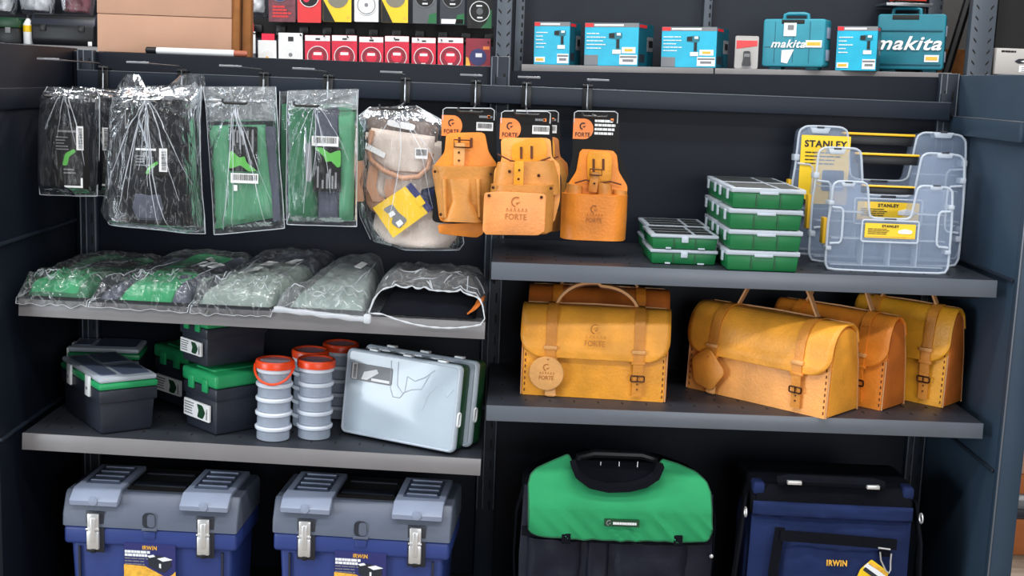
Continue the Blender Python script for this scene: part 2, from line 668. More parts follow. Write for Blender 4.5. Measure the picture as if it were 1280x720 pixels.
def shelf(label, x0, x1, ztop, tilt, strip, lipz=.034):
    w = x1 - x0
    t = thing('shelf', label, 'shelf', (x0, 0, ztop), (0, tilt, 0), 'steel shelves of the two front bays')
    # folded front lip: slightly sloped, with a turned end
    mb = MB()
    mb.prism([(-.4115, .0005), (-.4085, .0005), (-.4095, -lipz), (-.4135, -lipz)], 0, w, 'yz', .0006)
    mb.build('price_strip', strip, t)
    for x in (.002, w - .005):
        mb = MB()
        mb.prism([(-.408, -.001), (-.02, -.001), (-.02, -.10), (-.06, -.10), (-.408, -lipz)], x, x + .003, 'yz')
        mb.build('bracket', 'shelf_deck', t)
    mb = MB().box(0, w, -.409, -.020, -.012, 0, .0015)
    mb.mi = 1
    for i in range(int(w / .05)):
        for j in range(3):
            mb.box(.03 + i * .05 - .002, .03 + i * .05 + .002, -.36 + j * .06, -.345 + j * .06, -.0005, .0004)
    mb.build('deck', ['shelf_deck', 'slot_black'], t)
    return t

TL1, TL2 = .014, .0215
ZL1, ZL2 = 1.041, .7635          # height at the left end
shelf('charcoal shelf in the left bay carrying clear bags laid flat', -.945, -.011, ZL1, TL1, 'price_strip')
shelf('charcoal shelf in the left bay carrying green-lidded boxes and round tubs', -.945, -.010, ZL2, TL2, 'price_strip')
shelf('charcoal shelf in the right bay carrying green and clear compartment cases', -.003, 1.005, 1.150, -.001, 'price_strip_cool')
shelf('charcoal shelf in the right bay carrying tan leather satchels', -.003, 1.006, .857, .0, 'price_strip_cool', .031)
def z_l1(x): return ZL1 - (x + .945) * math.tan(TL1)
def z_l2(x): return ZL2 - (x + .945) * math.tan(TL2)
def z_r1(x): return 1.150 + (x + .003) * .001

# ================================================================== HOOKS ON THE RAIL
def hook(x, label, n=.298, bar=.05, bx=0):
    """double hook: clip over the rail, a lower prong with a cross tip and an upper arm with a ticket plate"""
    t = thing('hanging_hook', label, 'hook', (x, -.047, 1.475), (0, 0, 0), 'hooks on the long rail')
    mb = MB().box(-.011, .011, -.004, -.0005, -.026, .030, .001)
    mb.box(-.011, .011, -.004, .026, .0215, .0265, .001)
    mb.build('clip', 'black_clip', t)
    # lower prong: leaves the foot of the clip, runs forward and a little down
    mb = MB().tube([(0, -.005, .015), (0, -.007, -.02), (0, -.02, -.026), (bx * .3, -.1, -.03), (bx, -n, -.031)], .0024, 8)
    mb.build('prong', 'steel_wire', t)
    mb = MB().tube([(bx - bar / 2, -n - .001, -.024), (bx - bar / 2, -n - .001, -.030), (bx - bar * .44, -n - .001, -.0325), (bx + bar * .44, -n - .001, -.0325), (bx + bar / 2, -n - .001, -.030)], .0026, 8)
    mb.build('prong_tip', 'black_clip', t)
    mb = MB().tube([(0, -.005, .005), (0, -.008, .03), (0, -.03, .036), (0, -n * 1.12, .040)], .0015, 6)
    mb.build('ticket_arm', 'steel_wire', t)
    MB().box(-.022, .022, -n * 1.12 - .006, -n * 1.12 - .001, .0385, .0425, .001).build('ticket_plate', 'clear_ticket', t)
    return t

HX = [-.885, -.710, -.528, -.385, -.213, -.056, .057, .193]
HN = ['rail hook carrying the small bag beside the side panel', 'rail hook carrying the big bag of black gear', 'rail hook carrying the leaning bag of a green pouch',
      'rail hook carrying the straight bag of a green and grey pouch', 'rail hook carrying the bagged cream tool belt', 'rail hook carrying the open-fronted leather pouch',
      'rail hook carrying the leather pouch with stamped front flap', 'rail hook carrying the leather pouch that hangs alone']
for x, n in zip(HX, HN):
    hook(x, n, .325 if 'stamped' in n else .298)

# ================================================================== BAGGED GOODS HANGING FROM THE RAIL
def film_bag(root, rows, T, seed, hang=(0, 0), name='clear_bag', m='clear_bag', nu=54, nv=64, amp=.006, start=.0, seam=True, yc=0, full=.3, crease_glints=(), hu=.5, hv=.06):
    """two sheets of film, joined at their sides, pleated where they run up to the hang hole"""
    def sheet(s):
        def f(u, v):
            l, r = rows_at(rows, v)
            q = l.lerp(r, u)
            e = max(0, 1 - abs(2 * u - 1) ** 3) ** .6
            pv = sstep(start, start + full, v) * (1 - sstep(.9, 1, v) * .85)
            dx, dz = q.x - hang[0], hang[1] - q.y
            rr = math.hypot(dx, dz)
            th = math.atan2(dx, dz + 1e-4)
            w = amp * 1.3 * (ridge(th * 3.2 + seed, s * 3, 2.1) ** 3) * math.exp(-rr / .13)
            w += amp * .6 * ridge(q.x * 13 + seed, q.y * 6, s * 7.7) ** 2 + amp * .15 * noise.noise(Vector((q.x * 40, q.y * 16, seed + s)))
            fin = e if s < 0 else e
            return Vector((q.x, yc + s * T * e * pv + (s * .0012) - w * (.25 + .75 * fin) * (1 if s < 0 else -.6), q.y))
        return f
    mb = MB()
    mb.grid(sheet(-1), nu, nv)
    mb.grid(sheet(1), nu // 2, nv // 2)
    o = mb.build(name, m, root, ang=80)
    if seam:
        sm = MB()
        f = sheet(-1)
        sm.tube([f(0, k / 40) for k in range(41)], .0009, 5)
        sm.tube([f(1, k / 40) for k in range(41)], .0009, 5)
        sm.tube([f(k / 30, 1) for k in range(31)], .0009, 5)
        sm.build('seam', 'bag_seam', o)
    if crease_glints:  # thin pale tubes painting highlights along the creases
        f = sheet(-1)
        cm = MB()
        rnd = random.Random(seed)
        for u1, v1, rr in crease_glints:
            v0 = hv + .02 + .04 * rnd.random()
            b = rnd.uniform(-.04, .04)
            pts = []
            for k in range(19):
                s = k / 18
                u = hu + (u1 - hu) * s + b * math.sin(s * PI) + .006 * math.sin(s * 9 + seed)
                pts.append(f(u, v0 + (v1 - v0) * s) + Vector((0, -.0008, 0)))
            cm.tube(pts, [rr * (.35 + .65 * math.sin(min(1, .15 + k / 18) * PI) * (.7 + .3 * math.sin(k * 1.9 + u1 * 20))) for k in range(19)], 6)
        cm.build('crease_highlight', 'bag_fold_highlight', o)
    return o

HY = -.312
def local(root):
    o = root.location
    def P(px, py, dy=0):
        w = at(px, py, o.y + dy)
        return (w.x - o.x, w.z - o.z)
    return P

def R(P, *rows):
    return [(P(xl, yl), P(xr, yr)) for xl, yl, xr, yr in rows]

def hang_root(name, label, cat, px, py, group, y=HY):
    w = at(px, py, y)
    return thing(name, label, cat, (w.x, y, w.z), group=group)

BAGS = 'clear bags hanging from the rail'
# --- bag by the side panel (and its twin behind)
def small_black_bag(label, px, py, y, dx, seed):
    t = hang_root('hanging_bag', label, 'bag', px, py, BAGS, y)
    P0 = local(t)
    P = lambda a, b, dy=0: P0(a + dx, b, dy)
    bulge(R(P, (66, 126, 116, 128), (60, 160, 122, 162), (58, 205, 126, 206), (64, 236, 124, 238)), .022, .0, 2.6, 18, 16, wob=.004, seed=seed, back=.016).build('glove', 'black_fabric', t)
    c = P(96, 190)
    card = MB().box(c[0] - .034, c[0] + .034, -.032, -.0305, c[1] - .072, c[1] + .052, .0004).build('header_card', 'card_black', t)
    lines(card, c[0] - .026, c[0] + .012, -.0328, c[1] + .045, 1, .008, 'print_grey', .5, seed, ragged=0)
    lines(card, c[0] - .030, c[0] - .004, -.0328, c[1] + .032, 5, .006, 'print_grey', .35, seed + 1)
    barcode(card, c[0] + .018, -.0332, c[1] + .030, .014, .048, 12, seed, True)
    hm = P(92, 192)
    MB().prism(smooth_poly([(hm[0] - .012, hm[1] - .022), (hm[0] - .006, hm[1] + .002), (hm[0] + .012, hm[1] + .012), (hm[0] + .016, hm[1] + .006), (hm[0] + .002, hm[1] - .004), (hm[0] - .002, hm[1] - .022)]), -.0328, -.032).build('print', 'hammer_green', card)
    lines(card, c[0] - .016, c[0] + .014, -.0328, c[1] - .032, 2, .007, 'print_grey', .4, seed + 3)
    MB().box(c[0] - .015, c[0] + .022, -.0328, -.032, c[1] - .070, c[1] - .066).box(c[0] + .018, c[0] + .022, -.0328, -.032, c[1] - .066, c[1] - .05).build('print', 'print_white', card)
    film_bag(t, R(P, (60, 108, 122, 112), (52, 122, 125, 124), (49, 160, 125, 163), (48, 205, 124, 208), (50, 243, 122, 245)), .036, seed, hang=(0, 0), amp=.009, crease_glints=((.2, .5, .0009), (.42, .55, .0007), (.72, .6, .001), (.93, .95, .0011)))
    return t
small_black_bag('small clear bag of black gloves hanging beside the dark side panel', 83, 116, HY, 0, 3)
t = small_black_bag('small clear bag of black gear half hidden behind the bag beside the side panel', 112, 112, -.16, 32, 9)

# --- big bag of black gear
t = hang_root('hanging_bag', 'large clear bag of black padded gear with knotted corners standing up', 'bag', 183, 123, BAGS)
P = local(t)
gear = bulge(R(P, (168, 140, 214, 140), (152, 165, 236, 166), (146, 205, 246, 208), (150, 250, 250, 252), (160, 280, 246, 284)), .05, .01, 2.4, 24, 20, wob=.012, seed=5, back=.03).build('holster', 'black_fabric', t)
bulge(R(P, (172, 180, 236, 182), (168, 215, 242, 218), (172, 262, 240, 264)), .024, -.046, 2.4, 18, 14, wob=.006, seed=8, back=-.03).build('pocket', 'black_fabric', t)
bulge(R(P, (182, 238, 212, 240), (178, 255, 216, 257), (184, 270, 212, 271)), .008, -.0705, 2.4, 12, 10).build('patch', 'grey_pouch', t)
c = P(202, 198)
card = MB().box(c[0] - .036, c[0] + .036, -.0745, -.073, c[1] - .028, c[1] + .028, .0004).build('header_card', 'card_black', t)
lines(card, c[0] - .030, c[0] + .010, -.0753, c[1] + .024, 1, .008, 'print_white', .5, 2, ragged=0)
lines(card, c[0] - .030, c[0] - .002, -.0753, c[1] + .010, 4, .006, 'print_grey', .4, 4)
barcode(card, c[0] + .024, -.0757, c[1] + .002, .016, .046, 12, 5, True)
MB().prism(smooth_poly([(c[0] - .012, c[1] - .026), (c[0] - .006, c[1] - .012), (c[0] + .012, c[1] + .0), (c[0] + .014, c[1] - .006), (c[0] - .002, c[1] - .016), (c[0] - .004, c[1] - .026)]), -.0753, -.0745).build('print', 'hammer_green', card)
film_bag(t, R(P, (150, 108, 252, 106), (143, 120, 252, 120), (139, 150, 250, 150), (136, 195, 251, 196), (133, 240, 253, 242), (128, 262, 256, 270), (137, 280, 257, 292)), .078, 12, amp=.016, m='clear_bag_dense', full=.22, hv=.14, crease_glints=((.10, .62, .0014), (.22, .95, .0012), (.34, .70, .0011), (.45, .55, .0012), (.55, .62, .0014), (.63, .90, .0013), (.74, .97, .0015), (.84, .70, .0014), (.95, .62, .0012)))
# knotted ears of the bag
def ear(pts, T, seed, nm='bag_corner'):
    def f(u, v):
        l, r = rows_at(pts, v)
        q = l.lerp(r, u)
        return Vector((q.x, -T * (1 - abs(2 * u - 1) ** 2) - .006 * ridge(q.x * 30, q.y * 30, seed), q.y))
    MB().grid(f, 16, 16).grid(lambda u, v: f(u, v) * 1.0 + Vector((0, T * 1.2 * (1 - abs(2 * u - 1) ** 2) + .004, 0)), 16, 16).build(nm, 'clear_bag_dense', t, ang=80)
ear(R(P, (158, 93, 174, 93), (148, 108, 184, 110), (136, 136, 190, 132)), .03, 1)
ear(R(P, (226, 94, 254, 93), (212, 106, 256, 106), (200, 124, 254, 124)), .035, 2)

# --- leaning bag with a green pouch
t = hang_root('hanging_bag', 'clear bag of a plain green pouch hanging askew, barcode under its card', 'bag', 294, 126, BAGS)
P = local(t)
bulge(R(P, (261, 157, 331, 156), (264, 200, 336, 198), (266, 245, 342, 242), (269, 286, 343, 272)), .014, 0, 5, 20, 18, wob=.003, seed=3, back=.012).build('pouch', 'green_pouch', t)
MB().prism([P(332, 158), P(344, 158), P(351, 276), P(342, 276)], -.004, .008).build('pouch_edge', 'grey_pouch', t)
def hammer_card(t, p0, p1, y, flip, seed):
    x0, z1 = p0
    x1, z0 = p1
    w, h = x1 - x0, z1 - z0
    card = MB().prism(rrect(x0, x1, z0, z1, .003), y - .0015, y).build('header_card', 'card_black', t)
    q = lambda a, b: (x0 + a * w, (z1 - b * h) if not flip else (z0 + b * h))
    if flip: q = lambda a, b: (x1 - a * w, z0 + b * h)
    hm = [q(0, .95), q(0, .58), q(.12, .55), q(.35, .70), q(.55, .66), q(.62, .80), q(1, .98), q(.7, 1.0), q(.4, .86), q(.2, .92)]
    if flip: hm = hm[::-1]
    MB().prism(smooth_poly(hm), y - .0026, y - .001).build('print', 'hammer_green', card)
    mb = MB()
    rnd = random.Random(seed)
    for a, ln in ((.14, .38), (.26, .3), (.36, .45), (.46, .35), (.62, .2), (.80, .5)):
        A, B = q(a, .06 + rnd.random() * .05), q(a + .07, .06 + ln)
        mb.box(min(A[0], B[0]), max(A[0], B[0]), y - .0022, y - .001, min(A[1], B[1]), max(A[1], B[1]))
    mb.build('print', 'print_grey', card)
    return card
card = hammer_card(t, P(289, 157), P(324, 214), -.018, False, 3)
c = P(308, 222)
barcode(t, c[0], -.0185, c[1], .056, .020, 18, 6)
c = P(297, 234)
MB().box(c[0] - .004, c[0] + .003, -.0175, -.0165, c[1] - .006, c[1] + .006).build('print', 'print_white', t)
film_bag(t, R(P, (254, 109, 345, 109), (258, 135, 346, 134), (260, 165, 348, 164), (263, 210, 350, 208), (266, 255, 354, 252), (268, 293, 356, 285)), .026, 21, amp=.012, m='clear_bag', hu=.46, hv=.10, crease_glints=((.16, .97, .0015), (.30, .96, .0011), (.44, .40, .0013), (.50, .52, .0011), (.62, .60, .0012), (.78, .97, .0014), (.88, .8, .001)))
film_bag(t, R(P, (254, 108, 345, 108), (257, 130, 346, 129), (259, 152, 347, 151)), .010, 23, amp=.004, m='clear_bag_milky', nu=24, nv=14, seam=False, name='bag_top')

# --- straight bag with green and grey pouch (a second one just behind)
t = hang_root('hanging_bag', 'clear bag of a green pouch with dark grey centre and upside-down card', 'bag', 386, 131, BAGS)
P = local(t)
bulge(R(P, (361, 140, 396, 138), (360, 190, 398, 190), (360, 240, 398, 240), (360, 276, 398, 276)), .014, 0, 5, 14, 14, wob=.003, seed=4, back=.012).build('pouch', 'green_pouch_dark', t)
bulge(R(P, (392, 134, 424, 138), (396, 190, 425, 190), (398, 240, 424, 240), (398, 278, 424, 278)), .010, -.003, 5, 14, 14, wob=.003, seed=6, back=.012).build('pouch_strap', 'grey_pouch', t)
bulge(R(P, (422, 140, 444, 140), (424, 190, 443, 190), (424, 240, 442, 240), (423, 276, 441, 276)), .014, 0, 5, 12, 14, wob=.003, seed=7, back=.012).build('pouch', 'green_pouch', t)
MB().prism(smooth_poly([P(384, 180), P(391, 176), P(392, 225), P(384, 226)]), -.022, -.012).build('pen_loop', 'print_grey', t)
card = hammer_card(t, P(394, 183), P(427, 239), -.018, True, 4)
c = P(408, 176)
barcode(t, c[0], -.0185, c[1], .054, .020, 18, 8)
film_bag(t, R(P, (360, 114, 448, 112), (359, 140, 447, 140), (359, 190, 447, 190), (358, 240, 446, 240), (359, 280, 446, 283)), .026, 33, amp=.011, m='clear_bag', hu=.42, hv=.12, crease_glints=((.16, .42, .0012), (.28, .9, .0012), (.40, .65, .0013), (.55, .40, .0010), (.66, .75, .001), (.9, .55, .0009)))
film_bag(t, R(P, (360, 113, 448, 111), (359, 124, 447, 123), (359, 138, 447, 137)), .010, 35, amp=.006, m='clear_bag_milky', nu=24, nv=14, seam=False, name='bag_top')

t = hang_root('hanging_bag', 'clear bag of a dark green pouch mostly hidden between the two green pouch bags', 'bag', 392, 119, BAGS, -.2)
P = local(t)
bulge(R(P, (352, 130, 440, 130), (351, 200, 440, 200), (351, 268, 438, 268)), .012, 0, 5, 14, 14, back=.012).build('pouch', 'green_pouch_dark', t)
film_bag(t, R(P, (350, 114, 446, 114), (349, 200, 444, 200), (350, 274, 444, 276)), .022, 37, amp=.005)

# --- cream tool belt in a bag
t = hang_root('hanging_bag', 'clear bag of a cream canvas tool belt with a tilted yellow label', 'bag', 499, 137, BAGS, -.222)
P = local(t)
bulge(R(P, (462, 140, 530, 140), (458, 158, 548, 162), (466, 172, 546, 178)), .02, -.004, 3, 18, 10, wob=.006, seed=2, back=.02).build('belt', 'taupe_fabric', t)
bulge(R(P, (452, 165, 556, 178), (448, 195, 552, 205), (452, 228, 548, 232), (462, 250, 540, 250)), .03, -.002, 2.4, 22, 16, wob=.01, seed=5, back=.02).build('pouch', 'cream_fabric', t)
mp = [(468, 162), (462, 182), (466, 198), (482, 212), (505, 221), (525, 219), (537, 208), (541, 190)]
fl = bulge(R(P, (466, 159, 545, 170), (464, 180, 543, 188), (470, 200, 538, 204), (492, 214, 528, 216)), .016, -.030, 3, 20, 14, wob=.006, seed=8, back=-.025).build('pouch_flap', 'cream_fabric', t)
MB().tube([(P(a, b)[0], -.040, P(a, b)[1]) for a, b in mp], .0055, 8).build('piping', 'tan_piping', fl)
for a, b, c2 in (((452, 200), (446, 225), (452, 250)), ((470, 205), (466, 232), (474, 250)), ((490, 222), (488, 236), (492, 250))):
    MB().strap([(P(*q)[0], -.034, P(*q)[1]) for q in (a, b, c2)], .020, .004).build('tool_loop', 'tan_piping', t)
bulge(R(P, (456, 236, 502, 250), (458, 252, 500, 268), (464, 262, 490, 276)), .022, -.012, 2.4, 14, 10, wob=.008, seed=9, back=.01).build('belt_end', 'tan_piping', t)
bulge(R(P, (470, 262, 556, 250), (466, 284, 566, 270), (480, 302, 572, 296), (510, 310, 560, 310)), .03, -.002, 2.4, 18, 14, wob=.010, seed=11, back=.02).build('pouch', 'cream_fabric', t)
bulge(R(P, (524, 232, 552, 232), (520, 250, 556, 250), (528, 266, 552, 262)), .02, -.012, 2.4, 10, 10, wob=.01, seed=3).build('cloth', 'navy_fabric', t)
MB().prism(smooth_poly([P(487, 148), P(521, 155), P(519, 163), P(485, 156)]), -.030, -.028).build('care_label', 'print_white', t)
c = P(529, 190)
barcode(t, c[0], -.052, c[1], .026, .022, 8, 3)
c = P(466, 187)
MB().prism([P(461, 177), P(485, 190), P(483, 196), P(460, 184)], -.05, -.048).build('care_label', 'print_white', t)
LB = -.046
lab = MB().prism([P(469, 257), P(511, 229), P(538, 262), P(494, 294)], LB - .0015, LB).build('label', 'label_yellow', t)
MB().prism([P(509, 230.5), P(516, 226), P(543, 258), P(537, 263)], LB - .0024, LB - .0006).build('print', 'label_navy', lab)
MB().prism(smooth_poly([P(481, 259), P(493, 252), P(500, 262), P(512, 272), P(502, 283), P(492, 276), P(494, 268)]), LB - .0026, LB - .0006).build('print', 'print_grey', lab)
MB().prism([P(488, 264), P(494, 260), P(497, 265), P(491, 269)], LB - .0034, LB - .001).prism([P(497, 275), P(503, 271), P(507, 276), P(501, 281)], LB - .0034, LB - .001).build('print', 'print_white', lab)
MB().prism([P(520, 246), P(527, 241), P(534, 251), P(527, 256)], LB - .0032, LB - .0008).build('print', 'label_yellow', lab)
film_bag(t, R(P, (462, 134, 520, 132), (447, 146, 556, 152), (447, 190, 570, 180), (446, 230, 574, 230), (450, 270, 576, 275), (464, 300, 580, 304), (505, 312, 574, 312)), .062, 41, amp=.009, m='clear_bag_dense', full=.2, hv=.05, hu=.55, crease_glints=((.05, .40, .0012), (.22, .85, .0011), (.75, .6, .0012), (.92, .55, .0012), (.62, .30, .0009)))

# ================================================================== LEATHER POUCHES ON CARDS
PG = 'leather tool pouches carded on the rail'
def rivets(parent, pts, y, r=.0032):
    for x, z in pts:
        MB().lathe([(r * .2, 0), (r, .0004), (r * .9, .0016), (r * .3, .0022)], 12, M=Matrix.Translation((x, y, z)) @ Matrix.Rotation(PI / 2, 4, 'X')).build('rivet', 'rivet_dark', parent)

def card(t, P, px0, px1, py0, py1, ymid, seed, price=True):
    """black shop card with a narrower top, brand tab, price sticker and small print"""
    pts = [P(px0, py0), P(px1, py0 + 1), P(px1 + 1, ymid), P(px1 + 12, ymid + 26), P(px1 + 9, py1 - 4), P(px0 - 12, py1 - 8), P(px0 - 9, ymid + 34), P(px0, ymid)]
    c = MB().prism(smooth_poly(pts, .12), -.002, .001).build('card', 'card_black', t)
    # wire header: bent loop in front of the top
    a, b = P(px0 + 2, py0 + 3), P(px1 - 2, py0 + 4)
    MB().tube([(a[0], -.004, a[1] - .02), (a[0], -.004, a[1]), (a[0] + .006, -.004, a[1] + .004), (b[0] - .006, -.004, b[1] + .004), (b[0], -.004, b[1]), (b[0], -.004, b[1] - .02)], .0011, 6).build('card_sleeve', 'bag_seam', c)
    cc = P(px0 + 13, py0 + 23)
    roundel(c, cc[0], cc[1], .021, -.002)
    q = P(px1 - 14, py0 + 23)
    if price:
        barcode(c, q[0], -.003, q[1] - .002, .034, .017, 12, seed)
        lines(c, q[0] - .012, q[0] + .018, -.0026, q[1] + .020, 1, .009, 'print_grey', .5, seed)
    else:
        lines(c, q[0] - .028, q[0] + .016, -.0026, q[1] + .018, 4, .0085, 'print_white', .6, seed, ragged=.3)
    s = P(px1 - 9, py0 + 12)
    MB().box(s[0] - .003, s[0] + .003, -.003, -.002, s[1] - .003, s[1] + .003).build('print', 'logo_orange', c)
    return c

def flat(t, P, pts, y0, y1, m, name, r=.18, bev=.0012):
    return MB().prism(smooth_poly([P(*p) for p in pts], r), y0, y1, bev=bev).build(name, m, t)

# pouch with open front pocket
t = hang_root('hanging_pouch', 'orange leather tool pouch with pleated open pocket and a tongue below its card', 'pouch', 587, 140, PG, -.298)
P = local(t)
card(t, P, 552, 620, 134, 286, 196, 4)
flat(t, P, [(558, 166), (606, 165), (611, 190), (622, 206), (618, 240), (611, 274), (550, 278), (545, 240), (540, 210), (556, 190)], -.009, -.004, 'leather_orange', 'backplate')
flat(t, P, [(547, 280), (606, 278), (604, 292), (596, 297), (549, 292)], -.004, .004, 'leather_orange', 'tongue')
one = lambda v: 1 if v > .04 else .8
pk = bulge(R(P, (541, 206, 621, 207), (544, 236, 618, 238), (550, 270, 608, 276)), .030, -.009, 4, 22, 14, vprof=lambda v: 1 - .35 * v).build('pocket', 'leather_tan', t)
rivets(pk, [P(545, 213), P(614, 216), P(552, 266), P(606, 270)], -.032)
bulge(R(P, (563, 222, 590, 222), (566, 250, 589, 250), (556, 274, 603, 276)), .010, -.034, 3, 14, 12, vprof=lambda v: .4 + .6 * v, back=-.03).build('pleat', 'leather_tan', pk)
for a, b in ((553, 560), (595, 602)):
    bulge(R(P, (a, 222, b, 222), (a + 3, 268, b, 270)), .008, -.034, 2.2, 8, 10, vprof=one, back=-.03).build('tool_loop', 'leather_tan', pk)
flat(t, P, [(568, 178), (582, 178), (581, 207), (567, 207)], -.016, -.010, 'leather_pale', 'strap', .1)
MB().tube([(P(a, b)[0], -.017, P(a, b)[1]) for a, b in ((568, 174), (588, 175), (588, 184), (568, 183))], .0016, 6, True).build('buckle', 'bronze', t)
MB().prism([P(573, 171), P(576, 171), P(576, 180), P(573, 180)], -.0105, -.0085).prism([P(588, 172), P(591, 172), P(591, 184), P(588, 184)], -.0105, -.0085).build('slot', 'stitch_brown', t)
rivets(t, [P(574, 190), P(574, 200)], -.016, .0024)

# pouch with stamped flap
def flap_pouch(label, px, py, y, dx, dy, m1, m2, seed):
    t = hang_root('hanging_pouch', label, 'pouch', px, py, PG, y)
    P0 = local(t)
    P = lambda a, b: P0(a + dx, b + dy)
    card(t, P, 625, 690, 138, 270, 196, seed)
    flat(t, P, [(626, 172), (688, 172), (690, 196), (700, 206), (700, 250), (692, 280), (620, 280), (616, 240), (618, 212), (627, 200)], -.008, -.004, m1, 'backplate')
    g = flat(t, P, [(639, 186), (641, 180), (652, 176), (664, 172), (680, 173), (684, 182), (683, 204), (640, 204)], -.014, -.009, 'leather_gold', 'tool_loop', .3)
    MB().prism([P(650, 183), P(653, 183), P(653, 198), P(650, 198)], -.0155, -.013).prism([P(663, 182), P(666, 182), P(666, 198), P(663, 198)], -.0155, -.013).build('slot', 'stitch_brown', g)
    MB().tube([(P(a, b)[0], -.017, P(a, b)[1]) for a, b in ((622, 192), (638, 200), (656, 204), (674, 201), (688, 196))], .0018, 6).build('cord', 'stitch_brown', t)
    up = bulge(R(P, (622, 202, 692, 200), (618, 222, 698, 220), (616, 244, 700, 242)), .020, -.008, 5, 18, 8, vprof=lambda v: 1).build('upper_pocket', 'leather_tan', t)
    rivets(up, [P(637, 213), P(673, 218)], -.0285)
    pk = bulge(R(P, (614, 229, 694, 229), (612, 255, 693, 255), (616, 288, 690, 288)), .044, -.008, 5, 22, 14, vprof=lambda v: .85 + .15 * (1 - v)).build('pocket', 'leather_tan' if m1 == 'leather_honey' else m1, t)
    fr = flat(t, P, [(606, 238), (626, 236), (682, 239), (680, 285), (672, 290), (608, 289), (604, 284)], -.060, -.0535, m2, 'front_flap', .12, .0018)
    rivets(fr, [P(612, 241), P(676, 243)], -.0605)
    rivets(pk, [P(617, 232), P(688, 233)], -.046)
    s = P(645, 262)
    stamp(fr, s[0], s[1], .052, -.0605)
    flat(t, P, [(643, 200), (655, 200), (654, 230), (642, 230)], -.036, -.031, 'leather_gold', 'strap', .1)
    rivets(t, [P(649, 211), P(648, 222)], -.0362, .0024)
    return t
flap_pouch('tan leather pouch with brand mark stamped on its square front flap', 659, 142, -.350, 0, 0, 'leather_honey', 'leather_peach', 6)
flap_pouch('tan leather pouch showing only its edge behind the pouch with stamped flap', 663, 139, -.17, 10, -1, 'leather_sienna', 'leather_sienna', 8)

# pouch that hangs alone
t = hang_root('hanging_pouch', 'orange leather pouch with plain deep pocket, hanging alone with bare panel beyond', 'pouch', 746, 144, PG, -.26)
P = local(t)
card(t, P, 716, 774, 138, 292, 196, 9, False)
flat(t, P, [(724, 190), (728, 186), (766, 188), (771, 194), (773, 214), (784, 232), (783, 250), (780, 290), (704, 288), (703, 250), (708, 232), (720, 214)], -.009, -.004, 'leather_orange', 'backplate')
g = flat(t, P, [(733, 196), (736, 188), (760, 189), (765, 196), (763, 232), (734, 230)], -.015, -.010, 'leather_gold', 'tool_loop', .3)
MB().prism([P(740, 198), P(743, 198), P(743, 214), P(740, 214)], -.0165, -.014).prism([P(752, 198), P(755, 198), P(755, 212), P(752, 212)], -.0165, -.014).build('slot', 'stitch_brown', g)
MB().tube([(P(a, b)[0], -.0175, P(a, b)[1]) for a, b in ((718, 228), (732, 224), (746, 228), (762, 226), (776, 230))], .0018, 6).build('cord', 'stitch_brown', t)
bulge(R(P, (708, 228, 728, 232), (706, 246, 728, 246)), .018, -.009, 2.4, 10, 8, vprof=lambda v: 1).build('tool_loop', 'leather_tan', t)
bulge(R(P, (744, 226, 764, 230), (744, 246, 766, 246)), .018, -.009, 2.4, 10, 8, vprof=lambda v: 1).build('tool_loop', 'leather_tan', t)
bulge(R(P, (766, 236, 783, 238), (766, 248, 783, 250)), .020, -.009, 2.4, 10, 8, vprof=lambda v: 1).build('tool_loop', 'leather_tan', t)
pk = bulge(R(P, (702, 240, 784, 243), (701, 268, 783, 270), (700, 296, 781, 299)), .036, -.009, 5, 24, 14, vprof=lambda v: 1).build('pocket', 'leather_orange', t)
s = P(741, 268)
stamp(pk, s[0], s[1], .04, -.0462)
flat(t, P, [(738, 214), (749, 214), (745, 240), (734, 238)], -.026, -.020, 'leather_strap', 'strap', .1)
MB().tube([(P(a, b)[0], -.028, P(a, b)[1]) for a, b in ((737, 210), (751, 211), (751, 218), (736, 217))], .0015, 6, True).build('buckle', 'bronze', t)
rivets(t, [P(742, 228)], -.0265, .0024)

# ================================================================== BAGS LAID FLAT ON THE LEFT SHELF
LG = 'clear bags lying on the upper left shelf'

YF, YB = -.4185, -.035

